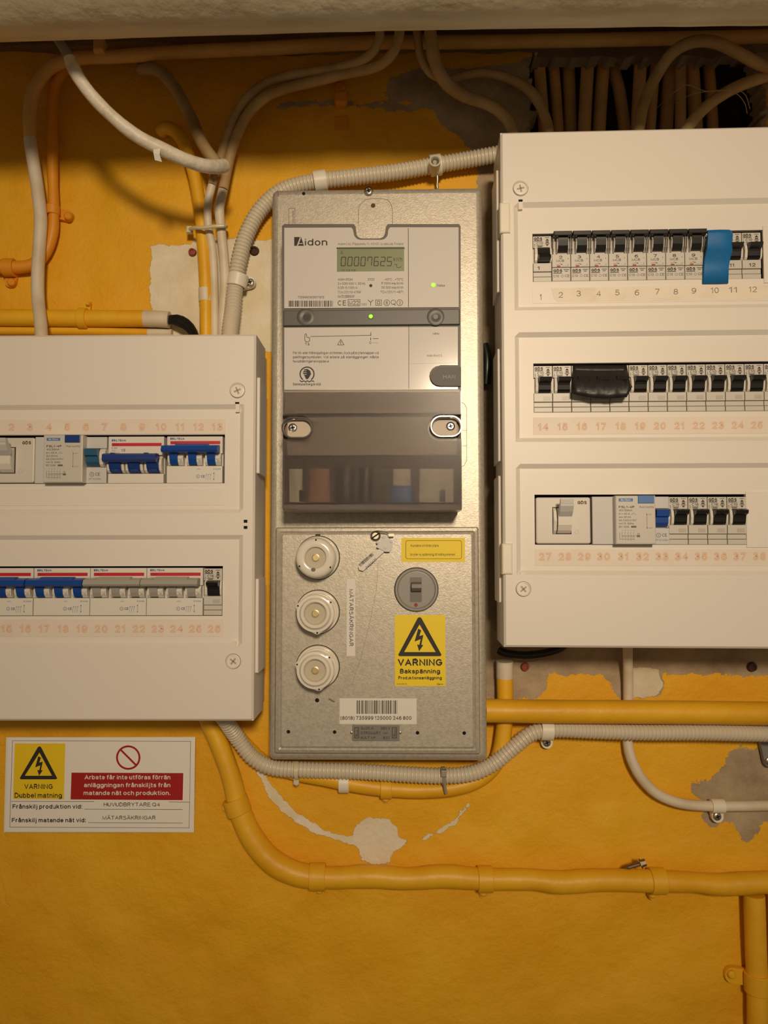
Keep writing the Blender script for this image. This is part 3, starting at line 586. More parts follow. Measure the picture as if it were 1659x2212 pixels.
for y0, y1, x0, x1 in ((437, 502.5, 1079.5, 1102.5), (1174, 1241, 1084.5, 1107.5)):
    u0, u1, v0, v1 = FR.rect(x0, y0, x1, y1, wr+.002); G().box(u0, u1, v0, v1, wr-.03, wr+.002, ch=.0015).build('hinge_clip', 'white_clip', boxR)
for (ya, yb) in ((380, 640), (760, 1000), (1030, 1300)):
    a, b = vv(FR, 1075, yb, .07), vv(FR, 1075, ya, .07); G().box(rx0-.003, rx0+.0005, a, b, .040, .082, ch=.0012).build('side_latch', 'plastic', boxR)
for (x0, y0, x1, y1) in ((1120, 431, 1129, 436),): 
    u0, u1, v0, v1 = FR.rect(x0, y0, x1, y1, wr); G().box(u0, u1, v0, v1, wr-.0001, wr+.00015).build('latch_notch', 'hole', boxR)
for (x0, y0, x1, y1) in ((1120, 436, 1129, 452), (1124, 1236, 1133.5, 1247)): 
    u0, u1, v0, v1 = FR.rect(x0, y0, x1, y1, wr); G().box(u0, u1, v0, v1, wr-.004, wr+.0003).build('hinge_tab', 'plastic', boxR)
ux = lambda x, y, w_=wi: uu(FR, x, y, w_)
s1 = G().box(ux(1150, 640), ux(1705, 640), *rowv(620.5, 656, 1160), wi-.0001, wi+.0004).build('label_strip', 'plastic', boxR, 'upper slot strip with handwritten numbers')
ls = [(ux(1204, 640), 0), (ux(1700, 640), 0), (ux(1700, 640), 1), (ux(1188, 640), 1), (ux(1200, 640), .45)]
va, vb = rowv(622, 656, 1160)
pp = [(ux(1205, 640), va+.0012), (ux(1640, 640), va+.0012), (ux(1668, 640), va+.006), (ux(1668, 640), vb-.0005), (ux(1190, 640), vb-.0005), (ux(1197, 640), va+.004)]
G().prism(pp, wi+.0004, wi+.0006).build('yellowed_tape', 'tapepaper', s1, 'yellowed strip of tape')
s2 = G().box(ux(1151.5, 920), ux(1705, 920), *rowv(901.8, 939), wi-.0001, wi+.0004).build('label_strip', 'strip', boxR, 'middle peach strip with outlined slot numbers')
s3 = G().box(ux(1155.5, 1200), ux(1710, 1200), *rowv(1185.5, 1222), wi-.0001, wi+.0004).build('label_strip', 'strip', boxR, 'bottom peach strip with outlined slot numbers')
numbers(s2, FR, wi+.00048, 14, 26, 1173, 41.95, 930, 925.3, 15.5, 13); numbers(s3, FR, wi+.00048, 27, 39, 1177.4, 42.1, 1210.8, 1210, 16.5, 13.5)
pn = Pr(FR, wi+.0007); hand = ['1', '2', '3', '4', '5', '6', '7', '8', '9', '10', '11', '12']; hx = [1168, 1211, 1250, 1293, 1333.5, 1376, 1420, 1460, 1499, 1544, 1583, 1626]
for s_, x, y in zip(hand, hx, [648, 643, 640, 640, 638, 638, 636, 636, 634, 633, 632, 631]):
    wd = 2.6 if s_ == '1' else 11*len(s_)*.7+2; pn.text('ink' if s_ == '1' else 'pencil', s_, x-wd/2, x+wd/2, y, 13 if s_ == '1' else 12, .01 if s_ == '1' else -.012)
pn.build(s1, 'handwritten_number')
for (x0, x1, y0, y1, L) in ((1648, 1705, 489, 612, 'blank_cover'), (1611, 1710, 1062, 1183, 'blank_cover')):
    u0, u1 = ux(x0, (y0+y1)/2), ux(x1, (y0+y1)/2); a, b = vv(FR, 1640, y1, wi), vv(FR, 1640, y0, wi); G().box(u0, u1, a, b, wi-.002, wi+.0012, ch=.0005).build(L, 'plastic', boxR)
# ------------------------------------------------------------------ circuit breakers
mm = .001
def rail_thing(name, label, cat, fr, u, v, w_, group=None): return thing(name, label, cat, fr, (u, v, w_), group)
def loc(g, o, k=1): # mm -> frame
    g.v = [(o[0]+a*mm*k, o[1]+b*mm*k, o[2]+c*mm*k) for a, b, c in g.v]; return g
def breaker_a(fr, u, v, w_, label, group, rating='C10', down=False, mark=None, grey=True):
    t = rail_thing('circuit_breaker', label, 'circuit breaker', fr, u, v, w_, group); o = (u, v, w_)
    g = G().box(.1, 17.5, 0, 44.3, -28, -3.2)
    g.box(.15, 17.45, 33, 44.3, -3.2, 0, ch=.4); g.box(.15, 17.45, 9.9, 18.2, -3.2, -.2, ch=.4)
    g.box(.15, 17.45, 5.1, 9.4, -3.2, -1.2, ch=.4); g.box(.15, 17.45, 0, 4.7, -3.2, -.6, ch=.5)
    loc(g, o).build('body', 'breaker', t)
    g = G(); arc = [(18.3, -3), (18.3, .2), (20, 1.8), (25.5, 2.8), (31, 1.8), (33, .2), (33, -3)][::-1]
    g.prof(1.6, 4.0, arc); g.prof(15.9, 17.4, arc); loc(g, o).build('side_cheek', 'breaker_w', t)
    g = G()
    if not down: pr = [(18.8, -2), (19.2, 1.5), (21, 3), (25, 3.8), (27, 4.5), (28.5, 9), (31.5, 10), (33, 5), (33, -2)]
    else: pr = [(18.8, -2), (18.6, 5), (20, 10), (23, 9), (24.5, 4.5), (26.5, 3.8), (30.5, 3), (32.6, 1.5), (33, -2)]
    g.prof(4.3, 15.6, pr[::-1]); loc(g, o).build('toggle', 'black', t)
    p = Pr(fr, w_+.00006, False, (u, v)); q = 'ink'
    p.text(q, 'GDS', 1, 8.8, 40.2, 2.9, .05).rect(q, 1, 39.9, 8.8, 39.2).text(q, rating, 3.4, 9.6, 36, 2.6, .008)
    p.rect(q, 3.4, 35.3, 9.6, 34.8).rect(q, 4.2, 34.4, 8.8, 33.7).text('ink_soft', 'I', 1.5, 1.8, 37.5, 1).rect(q, 1.2, 36.5, 2, 35.8).ring(q, 1.6, 34.7, .5, .25, 8)
    p.rect('ink_soft', 11.5, 43, 15.5, 42.4).poly(q, [(13.6, 41.8), (11.8, 39.6), (15.4, 39.6)]).rect(q, 12.2, 39, 15, 37.8).rect('ink_soft', 11.4, 37.4, 15.8, 36.7).poly(q, [(12, 36.2), (15.2, 36.2), (13.6, 34.4)])
    if mark: p.text(q, mark[0], mark[1], mark[2], 11.6, 3.2, .01)
    else: p.rect('window_grey', 9, 11.5, 15.5, 15)
    p.build(t, 'printed_mark', {'window_grey': 'marking_window'})
    return t
def breaker_b(fr, u, v, w_, label, group, digit):
    t = rail_thing('circuit_breaker', label, 'circuit breaker', fr, u, v, w_, group); o = (u, v, w_)
    g = G().box(.1, 17.6, 0, 43.5, -28, -3.2); g.box(.1, 17.6, 26.3, 43.3, -3.2, -1); g.box(.15, 17.55, 13.7, 26.2, -3.2, .4, ch=.4); g.box(.15, 17.55, 0, 13.4, -3.2, 0, ch=.7)
    loc(g, o).build('body', 'breaker', t)
    g = G(); arc = [(26.4, -3), (26.6, .5), (30, 4), (36, 5.5), (41, 4), (43, -3)][::-1]
    g.prof(.5, 1.6, arc); g.prof(4, 5.1, arc); g.prof(14.6, 15.7, arc); g.prof(16.7, 17.5, arc); loc(g, o).build('side_cheek', 'cheek', t)
    g = G().prof(5.2, 14.5, [(27.5, -2), (28, 2), (33, 4.6), (38, 6), (42, 7), (43, -2)][::-1]); g.box(.3, 17.3, 40.3, 44.6, 3, 11, ch=.6, back=True)
    loc(g, o).build('toggle', 'black', t)
    p = Pr(fr, w_+.00046, False, (u, v)); q = 'ink'
    p.text(q, 'MCB', 4, 11.5, 18.6, 2.3, 0).text(q, digit, 6.4, 9.8, 21.8, 2.9, .01).text(q, 'I', 14.9, 15.3, 21, 1.2).text(q, '0', 14.7, 15.6, 15.2, 1.3)
    p.line(q, [(4.4, 16.2), (6.4, 16.2), (8.4, 17.2)], .25).rect(q, 8.2, 16, 10, 16.6).rect('redink', 4.5, 13.9, 8, 15.2).rect('window_grey', 9.6, 14, 15.8, 15)
    p.w = w_+.00006
    p.text(q, 'GDS', 1.3, 9.6, 8.8, 2.9, .05).rect(q, 1.3, 8.3, 9.4, 7.6).text(q, 'C10', 1.3, 6.5, 4, 2.4, .004).ring('ink_soft', 9.6, 5.1, 1.1, .3, 12).text(q, 'CE', 12, 16.4, 4, 2.4).rect('ink_soft', 11, 10.8, 16.2, 11.6).rect('ink_soft', 12, 9.2, 15, 10)
    p.build(t, 'printed_mark', {'redink': 'red_indicator', 'window_grey': 'marking_window'})
    return t
def place(fr, x, y, w_): return (*fr.uv(x, y, w_), w_)
wb = wi+.0006
def pos_row(x, y, k, pitch): u, v = FR.uv(x, y, wb); return u+k*pitch, v
PT = .01785
ORD = ['first', 'second', 'third', 'fourth', 'fifth', 'sixth', 'seventh', 'eighth', 'ninth', 'tenth', 'eleventh', 'twelfth', 'thirteenth']
ur, vr = FR.uv(1152, 608.5, wb)
grp1 = 'circuit breakers of the top row, right box'
breaker_a(FR, ur, vr, wb, 'first breaker at the left end of the top right row, lever down, marked 1', grp1, down=True, mark=('1', 4, 6))
b0 = None
for k in range(8):
    d = str(k+2); lab = '%s breaker of the top right row, black bar lever, handwritten %s above MCB' % (ORD[k+1], d)
    breaker_b(FR, ur+PT*(k+1), vr, wb, lab, grp1, d)
breaker_a(FR, ur+PT*9, vr, wb, 'top-row breaker hidden under the blue tape', grp1)
breaker_a(FR, ur+PT*10, vr, wb, 'top-row breaker marked 11, right beside the blue tape', grp1, mark=('11', 6, 10))
breaker_a(FR, ur+PT*11, vr, wb, 'top-row breaker marked 12, next to the blank strip', grp1, mark=('12', 6, 12))
ur2, vr2 = FR.uv(1153.5, 890.5, wb); grp2 = 'circuit breakers of the middle row, right box'
first = breaker_a(FR, ur2, vr2, wb, 'first breaker of the middle right row, black lever, above printed 14', grp2)
for k in range(1, 13):
    lab = '%s breaker of the middle right row, black lever, above printed %d' % (ORD[k], 14+k)
    if k in (2, 3, 4): lab = '%s breaker of the middle right row, lever under black tape, above printed %d' % (ORD[k], 14+k)
    dup(first, FR.world(ur2+PT*k, vr2, wb), lab)
ur3, vr3 = FR.uv(1155.5, 1176, wb); grp3 = 'single-pole breakers of the bottom row, right box'
u34 = uu(FR, 1445, 1120, wb)
t16 = breaker_a(FR, u34, vr3, wb, 'black-lever C16 breaker just right of the blue lever, above printed 34', grp3, 'C16')
dup(t16, FR.world(u34+PT, vr3, wb), 'second black-lever C16 breaker from the blue lever, above printed 35')
dup(t16, FR.world(u34+2*PT, vr3, wb), 'third black-lever C16 breaker from the blue lever, above printed 36')
breaker_a(FR, u34+3*PT, vr3, wb, 'bottom-row black-lever C10 breaker above printed number 37, last before the blank', grp3, 'C10')
# main switch
def main_switch(fr, u, v, w_, label, k=1.0):
    t = rail_thing('main_switch', label, 'switch', fr, u, v, w_, 'large lever main switches'); o = (u, v, w_)
    g = G().box(.2, 51, .6, 44.2, -28, .8, ch=1.2, r=2); loc(g, o).build('body', 'filler_grey2', t)
    g = G().box(15.5, 33, 9.5, 35, .5, .86); loc(g, o).build('lever_slot', 'dark', t)
    g = G().prof(19.5, 32, [(10, .5), (10.5, 2), (13, 6), (18, 9), (25, 9.5), (30, 7), (34, 2), (34, .5)][::-1]); g.prof(16, 18.6, [(9.5, .5), (13, 5), (22, 7.5), (31, 5), (34.5, .5)][::-1])
    loc(g, o).build('lever_drum', 'breaker_w', t)
    g = G().prof(20, 32, [(25, 6), (26, 10), (30, 15), (35, 18.5), (41, 19), (41.6, 16), (36, 12), (32, 6)][::-1])
    for i in range(4): g.box(20.2, 31.8, 37.5+i*1.1, 38.1+i*1.1, 18, 19.4)
    loc(g, o).build('lever', 'filler_grey', t)
    p = Pr(fr, w_+.00088, False, (u, v)); p.text('inkbrown', 'GDS', 39, 47.5, 37.6, 3.2, .06).ring('ink_soft', 38, 11.5, 1.8, .12, 20); p.build(t, 'printed_mark'); return t
ms = main_switch(FR, uu(FR, 1157, 1120, wb), vr3, wb, 'light grey main switch with raised lever above numbers 27 to 29')
# residual current device
def rcd(fr, u, v, w_, label, tog, btn, wd=71.0, gap=19.2, rw=36.5):
    t = rail_thing('residual_current_device', label, 'circuit breaker', fr, u, v, w_, 'four-pole residual current devices'); o = (u, v, w_); k = 1
    g = G().box(0, gap+1, 0, 44.6, -28, 2, ch=.6); g.box(gap+rw-.5, wd, 0, 15.2, -28, 1, ch=.5); g.box(gap+rw-.5, wd, 33.5, 44.6, -28, 1, ch=.5); g.box(gap+rw-.5, wd, 15, 34, -28, -2.5)
    loc(g, o).build('body', 'filler_grey', t)
    g = G().box(gap, gap+rw, 0, 45, -20, 11, ch=1.0); loc(g, o).build('raised_housing', 'breaker', t)
    x1 = gap+rw; g = G(); arc = [(15.6, -3), (15.8, 0), (18, 3), (24, 5), (30, 4), (33, 1), (33.3, -3)][::-1]; g.prof(x1+13.2, wd-.3, arc); loc(g, o).build('side_cheek', 'breaker_w', t)
    g = G().prof(x1+1.3, x1+13, [(16.5, -2), (17, 3), (20, 6), (25, 6.5), (26, 10), (32, 11), (32.8, 5), (32.6, -2)][::-1]); loc(g, o).build('toggle', tog, t)
    g = G().box(gap+20.5, gap+35, 37.8, 45.1, 10.5, 12.2, ch=.4); loc(g, o).build('test_button', btn, t)
    p = Pr(fr, w_+.01106, False, (u, v)); x = gap+3
    p.rect('bluelt', x, 39.5, x+13, 42.3).text('breaker_w', 'BILTEMA', x+2, x+11, 40.1, 1.5, .01, dw=.00005)
    p.text('ink', 'FSL1-4P', x, x+14.3, 33.4, 2, .02).text('ink_soft', 'Push monthly', gap+21.8, gap+35, 33.4, 1.9).text('ink', '40/30mA', x, x+12.2, 30.4, 1.9)
    for i, (s_, wx) in enumerate((('In = 40 A', 10), ('I∆n= 30 mA', 11), ('Un 240/415V', 16), ('I=0.15  50Hz', 13.5), ('IEC 1008', 9))): p.text('ink', s_, x, x+wx, 27.3-3*i, 1.7)
    p.line('ink', [(x+11, 27.5), (x+12.5, 27.5), (x+13, 29), (x+14, 28), (x+15.6, 27.5)], .2).rect('ink_soft', x+11, 15.3, x+15.8, 17)
    p.line('ink_soft', [(gap+28.5, 15), (gap+28.5, 27.5)], .3).poly('ink', [(gap+28.5, 28.6), (gap+28, 27), (gap+29, 27)]).poly('ink', [(gap+28.5, 14), (gap+28, 15.6), (gap+29, 15.6)]).text('ink_soft', 'I ON', gap+29.8, gap+33, 27, 1.1).text('ink_soft', 'O OFF', gap+29.8, gap+33.6, 14.4, 1.1)
    for i in range(5):
        xx = x+3+i*2.6; p.text('ink_soft', '1357N'[i], xx-.4, xx+.4, 12.2, 1.2).line('ink', [(xx, 11), (xx-.6, 9.6)], .25).line('ink_soft', [(xx, 9), (xx, 5.2)], .2).text('ink_soft', '2468N'[i], xx-.4, xx+.4, 3.2, 1.2)
    p.line('ink', [(x+.5, 11), (x+.5, 4.8), (x+14, 4.8)], .25).line('ink', [(x+2, 8), (x+16, 8)], .25).line('ink_soft', [(x+2, 7), (x+14, 7)], .25).ring('ink', x+17.5, 9.6, .9, .25, 10).rect('ink_soft', x+16, 6.6, x+19, 8.4)
    p.w = w_+.00106; p.ring('ink', x1+5.2, 8.6, 2, .35, 16).text('ink', 'S', x1+4.6, x1+5.8, 7.8, 1.7).text('ink', 'CE', x1+8.5, x1+13, 7.3, 2.8).text('ink_soft', 'ART NO 4450A', x1+2, x1+14, 3.3, 1.7)
    p.build(t, 'printed_mark', {'bluelt': 'maker_badge', 'breaker_w': 'badge_lettering'}); return t
rcd(FR, uu(FR, 1278.5, 1120, wb), vr3, wb, 'four-pole residual current device with blue lever above numbers 30 to 33', 'blue', 'bluelt')
# three pole breakers
wl = wf-.0035+.0006
def tri(fr, u, v, w_, label, down, tog, rating='C16A'):
    t = rail_thing('three_pole_breaker', label, 'circuit breaker', fr, u, v, w_, 'three-pole breakers with red stripe, left box'); o = (u, v, w_)
    lo, hi = (9.2, 27) if down else (16.5, 28.5)
    g = G().box(.2, 53.6, 0, 45, -28, -4); g.box(.2, 53.6, hi, 45, -4, 0, ch=.4); g.box(.2, 53.6, 0, lo, -4, 0, ch=.4); loc(g, o).build('body', 'breaker_w', t)
    for k in range(3):
        x = k*17.9; g = G()
        if down:
            arc = [(9.5, -3), (9.8, 1), (12, 4.5), (17, 6), (22, 5), (26, 0), (26, -3)][::-1]; g.prof(x+.9, x+3.4, arc); g.prof(x+14.9, x+17.3, arc)
        else:
            arc = [(16.7, -3), (17, 1), (20, 4), (24, 5), (28, 3), (28.3, -3)][::-1]; g.prof(x+2.2, x+4.2, arc); g.prof(x+12, x+17, arc)
            g.box(x+13, x+16, 22.6, 24, 4.5, 6, back=True); g.prof(x+14, x+16, [(17.5, 1), (21.5, 6), (22.5, 5), (21, 1)][::-1])
        loc(g, o).build('pole_cheek', 'breaker_w', t)
        g = G()
        if down: g.prof(x+3.6, x+14.8, [(9.9, -2), (10.5, 3.5), (14, 7), (19, 9), (20, 3), (20, -2)][::-1])
        else: g.prof(x+4.3, x+12, [(17.3, -2), (17.8, 3), (22, 5.5), (28.5, 7.5), (28.5, -2)][::-1])
        lv = loc(g, o).build('lever', tog, t)
    if down: g = G().prof(-.4, 50, [(19, 3), (19, 13), (21, 15.5), (26, 15), (27.6, 10), (27.6, 3)][::-1]); 
    else: g = G().prof(-1.2, 52, [(28.2, 5), (28.2, 14), (30, 16), (34, 14), (35.6, 8), (35.6, 4)][::-1]); g.prof(11, 42, [(34, 5), (34, 13.5), (36.6, 10), (36.8, 5)][::-1])
    if down: g.box(6, 10, 25.6, 28, 6, 12, ch=.3, back=True); g.box(38, 42, 25.6, 28, 6, 12, ch=.3, back=True)
    loc(g, o).build('lever_tie_bar', tog, t)
    p = Pr(fr, w_+.00006, False, (u, v))
    p.rect('redstripe', 3.4, 35.7 if down else 37.4, 51.4, 38.8 if down else 40.5); dy = 0 if down else 1.5
    p.text('blueink', 'BILTEMA', 5, 17, 40.3+dy, 2, .04).rect('blueink', 3.3, 40.3+dy, 4.6, 42.3+dy).text('ink', 'CZ63', 4.8, 10, 36.5+dy, 1.5, dw=.00005).text('blueink', rating, 3.2, 8.6, 33+dy, 1.9)
    if down: p.text('blueink', '415V~', 3.2, 8, 30.6, 1.3).text('blueink', 'IEC60898', 3.2, 11, 28.3, 1.3).text('blueink', 'CE', 12.8, 16.6, 30.6, 2.4, .02).text('blueink', '14-24-34', 24, 32, 27.8, 1)
    else:
        p.text('blueink', '415V~', 29, 33.4, 12.8, 1.2).text('blueink', 'IEC60898', 45, 52, 12.8, 1.3).ring('blueink', 30.4, 6.4, 1.6, .3, 14).text('blueink', 'S', 29.9, 30.9, 5.7, 1.3).text('blueink', 'CE', 33.2, 36.8, 5.2, 2.4, .02)
        for i in range(3): xx = 38+i*2; p.line('blueink', [(xx, 3), (xx, 6.5), (xx+1, 9)], .22).line('blueink', [(xx-.4, 8), (xx+1, 8.6)], .22)
        p.line('blueink', [(45.6, 3.4), (45.6, 9.4)], .25).poly('blueink', [(45.6, 10.4), (45, 9), (46.2, 9)]).poly('blueink', [(45.6, 2.6), (45, 4), (46.2, 4)])
    p.build(t, 'printed_mark', {'redstripe': 'red_stripe'})
    if down:        # lettering moulded on the inclined lever faces
        g = G()
        for k in range(3):
            x = k*17.9; g2 = G().text('I-ON', (x+6, 0), (6.6, 0), (0, 2.3), 0, .02)
            g2.v = [(a, 11.2+b*.72, 4.35+b*.72+.12) for a, b, c in g2.v]; g.add(g2.v, g2.f)
        loc(g, o).build('lever_lettering', 'bluelt', t)
    return t
ul, vlb = FL.uv(232.5, 1044, wl)
tri(FL, ul, vlb, wl, 'three-pole breaker with blue levers down reading I-ON, upper row of left box', True, 'bluedark', 'C20')
tri(FL, uu(FL, 360, 990, wl), vlb, wl, 'three-pole breaker with blue levers up, right end of upper row, left box', False, 'blue')
v2 = vv(FL, 240, 1329.5, wl); xs = [(-50, 'blue', 'blue-levered three-pole breaker cut by the picture edge, lower row of left box'), (72.5, 'blue', 'blue-levered three-pole breaker above numbers 17 to 19, lower row of left box'), (194.5, 'greytog', 'left one of two grey-levered three-pole breakers, above printed 20 to 22'), (316.5, 'greytog', 'right one of two grey-levered three-pole breakers, above printed 23 to 25')]
for x, tg, lb in xs: tri(FL, uu(FL, x, 1275, wl), v2, wl, lb, False, tg)
breaker_a(FL, uu(FL, 439.8, 1275, wl), v2, wl, 'single black-lever C16 breaker above number 26, lower row of left box', None, 'C16')
rcd(FL, uu(FL, 77.5, 990, wl), vlb, wl, 'four-pole residual current device with teal lever, upper row of left box', 'teal', 'bluedark', wd=68.5, gap=12, rw=37.5)
main_switch(FL, uu(FL, -39, 990, wl), vlb, wl, 'light grey main switch cut by the picture edge, upper row of left box')
# tapes
g = G(); a, b = vv(FR, 1550, 603.5, wb+.012), vv(FR, 1550, 497, wb+.012); u0, u1 = uu(FR, 1530, 550, wb+.012), uu(FR, 1578.5, 550, wb+.006)
rws = [(b, .012), (b-.004, .0125), (b-.012, .0115), (b-.018, .0095), (b-.024, .004), (b-.032, .0022), (a, .0016)]
R_ = []
for i, (v, h) in enumerate(rws):
    j = [0, .0006, -.0003, .0008, .0002, -.0006, -.0012][i]; R_.append([(u0+j*.3-.0004*i*.5, v, wb+h-.0010), (u0+j*.3, v, wb+h), ((u0+u1)/2, v, wb+h+.0006), (u1-.0035+j, v, wb+h), (u1+j, v, wb+h*.8), (u1+j, v, wb+h*.8-.001)])
g.rings(R_, cap1=False, close=False, sm=True); tb = g.solo('blue_tape', 'bluetape', 'blue adhesive tape over a breaker in the top row, right box', 'tape', fr=FR)
md = tb.modifiers.new('thick', 'SOLIDIFY'); md.thickness = .0003
g = G(); 
def sheet(pts, thick=.0004): # pixel polygon with heights
    vs = [(*FR.uv(x, y, wb+h), wb+h) for x, y, h in pts]; n = len(vs); g.add(vs+[(a, b, c-thick) for a, b, c in vs], [tuple(range(n)), tuple(range(n, 2*n))[::-1]]+[(i, n+i, n+(i+1) % n, (i+1) % n) for i in range(n)])
nx, ny = 14, 7; R_ = []; rd = random.Random(5)
for j in range(ny):
    t = j/(ny-1); row = []
    for i in range(nx):
        s_ = i/(nx-1); x = 1237.5+s_*(116+10*t*(1 if s_ > .5 else .3)); y = 789+t*(62+ (6*math.sin(s_*PI*1.1)+(-10 if s_ > .93 else 8*s_)))
        h = (.0008 if t < .25 else .0035+.0085*min(1, (t-.2)/.5))+.0010*math.sin(i*1.7+j)*(t > .2)
        u, v = FR.uv(x, y, wb+h); row.append((u, v, wb+h))
    R_.append(row)
g.rings(R_, cap1=False, close=False, sm=True)
bt = g.solo('black_tape', 'blacktape', 'black tape strips stuck across three breaker levers in the middle row', 'tape', fr=FR, group=None); bt.modifiers.new('thick', 'SOLIDIFY').thickness = .0005
g = G(); sheet([(1248, 847, .0118), (1248, 842, .0122), (1300, 846, .0124), (1332, 856, .0122), (1364, 838, .0118), (1363, 829, .0118), (1366, 836, .0112), (1330, 857, .0112), (1290, 851, .011)])
g.build('folded_end', 'blacktape', bt)
# ------------------------------------------------------------------ meter board
wM = .038
mu0, mu1 = uu(FM, 583, 1000, wM), uu(FM, 1048, 1000, wM); mv0, mv1 = vv(FM, 820, 1645, wM), vv(FM, 820, 404.5, wM)
board = thing('meter_board', 'tall hammered grey metal meter board in the middle of the wall', 'meter board', FM, ((mu0+mu1)/2, mv0, 0))
def dome(u0, u1, v0, v1, w0, w1, rad, cr, n=6):
    R_ = [[(a, b, w0) for a, b in rr(u0, u1, v0, v1, cr)]]
    for i in range(n+1):
        t = PI/2*i/n; ins = rad*(1-math.cos(t)); hh = w1-rad+rad*math.sin(t); R_.append([(a, b, hh) for a, b in rr(u0+ins, u1-ins, v0+ins, v1-ins, max(cr-ins*.6, .001))])
    return G().rings(R_, sm=True)
g = dome(mu0, mu1, mv0, mv1, .001, wM, .007, .006); g.build('back_plate', 'plate', board)
cx0, cx1 = uu(FM, 595.5, 1400, wM), uu(FM, 1035, 1400, wM); cv0, cv1 = vv(FM, 820, 1626, wM), vv(FM, 820, 1139, wM)
def ringset(u0, u1, v0, v1, prof_, cr=.002): return [[(a, b, h) for a, b in rr(u0+i, u1-i, v0+i, v1-i, cr)] for i, h in prof_]
G().rings(ringset(cx0, cx1, cv0, cv1, [(0, wM-.001), (0, wM+.0035), (.0012, wM+.0055), (.004, wM+.0062), (.0055, wM+.0052), (.0075, wM+.0062)]), sm=True).build('lower_cover', 'plate', board)
wC = wM+.0062
pr = Pr(FM, wC+.00008)
for x, y, r in ((623, 1580.7, 4), (722.8, 1581.4, 4), (902, 1583, 4), (1002.8, 1583.5, 4), (685, 1512.8, 4.6)): pr.disc('hole', x, y, r)
pr.line('ink_soft', [(711, 1510), (722, 1516)], 3)
pr.line('scratch', [(817, 1215), (813, 1275), (800, 1340), (780, 1420), (760, 1480)], .5).line('scratch', [(1016, 1290), (1026, 1308)], .6)
pr.build(board, 'punched_hole', {'scratch': 'scratch', 'ink_soft': 'slit'})
pr = Pr(FM, wM+.00008); pr.disc('hole', 656, 418, 3.6).line('scratch', [(600, 411), (601, 424)], 2)
pr.line('scratch', [(624, 486), (624, 450), (637, 450), (637, 486)], 1).line('scratch', [(633, 455), (633, 482)], 1.4)
pr.line('scratch', [(774, 484), (774, 452), (778, 442), (788, 432), (800, 429), (825, 429), (838, 432), (845, 442), (848, 455), (848, 484)], 1.1)
pr.line('scratch', [(997, 869), (1003, 872), (1008, 882), (1008, 995), (1003, 1005), (998, 1008)], 1).line('scratch', [(998, 930), (1008, 930)], .8).line('scratch', [(998, 963), (1008, 963)], .8).disc('rust', 806, 444, 5)
pr.build(board, 'knockout_outline', {'hole': 'punched_hole', 'rust': 'rust_spot'})
def screw(name, fr, px, py, w_, rpx, m, label=None, parent=None, slot='cross', a=.3, group=None, h=.003):
    u, v = fr.uv(px, py, w_+h); k = fr.k(px, py, w_+h); r = rpx*k
    g = G().lathe(u, v, [(r*.95, w_), (r, w_+h*.3), (r*.9, w_+h*.75), (r*.6, w_+h), (r*.55, w_+h)], 24)
    t = g.build(name, m, parent, label) if parent else g.solo(name, m, label, 'screw', fr=fr, o=(u, v, w_), group=group)
    if m in ('yelpaint', 'orapaint'): return t
    q = G()
    for an in ((a, a+PI/2) if slot == 'cross' else (a,)):
        c, d = math.cos(an), math.sin(an); L, hh = r*(.52 if slot == 'cross' else .9), r*.13
        q.add([(u+c*x-d*y, v+d*x+c*y, w_+h+.00015) for x, y in ((-L, -hh), (L, -hh), (L, hh), (-L, hh))], [(0, 1, 2, 3)])
    q.build('drive_slot', 'hole', t); return t
screw('mounting_screw', FM, 796, 411, wM, 10, 'steel', 'silver cross-head screw at the top edge of the meter board')
# electricity meter
def arc(cx, cy, r, a0, a1, n=6): return [(cx+r*math.cos(math.radians(a0+(a1-a0)*i/n)), cy+r*math.sin(math.radians(a0+(a1-a0)*i/n))) for i in range(n+1)]
wE = .080
def pxpoly(pts, w_): return [FM.uv(x, y, w_) for x, y in pts]
meter = thing('electricity_meter', 'grey electricity meter with green display and smoked lower cover', 'meter', FM, (*FM.uv(804, 1090, wM), wM))
wM_ = wM
out = [(612, 1084), (996, 1084), (995, 488), (991, 484)]+[(838, 484)]+arc(826, 505, 12, 0, 90)[0:0]+[(834, 489), (832, 500)]+arc(818, 501, 14, 0, 90)+arc(783, 501, 14, 90, 180)+[(768, 489), (764, 484)]+[(614, 484), (609, 488)]
G().prism(pxpoly([(x, y) for x, y in out], wE), wM, wE).build('housing', 'meterframe', meter)
lab = [(614, 666), (991, 663.5), (990.5, 491), (843, 491)]+[(840, 494), (838, 500)]+arc(823, 503, 15, 0, 90)+arc(779, 503, 15, 90, 180)+[(762, 495), (759, 491.5), (614, 492)]
wL = wE+.0012
lp = G().prism(pxpoly(lab, wL), wE-.0002, wL).build('upper_label_panel', 'meterlabel', meter)
lab2 = [(614, 842), (989, 842), (989, 836), (950, 836)]+arc(950, 813, 23, 90, 270, 8)+[(950, 789), (989, 789), (989, 706), (614, 708)]
lp2 = G().prism(pxpoly(lab2, wL), wE-.0002, wL).build('lower_label_panel', 'meterlabel', meter)
rp = G().prism(pxpoly([(884, 786), (986, 784), (986, 709), (884, 710)], wL), wL-.0002, wL+.0003).build('menu_field', 'menugrey', lp2)
bd = G().box(*FM.rect(612, 669, 993, 702.5, wL+.001), wE-.0002, wL+.0012, ch=.0008).build('dark_band', 'band', meter)
wB = wL+.0012
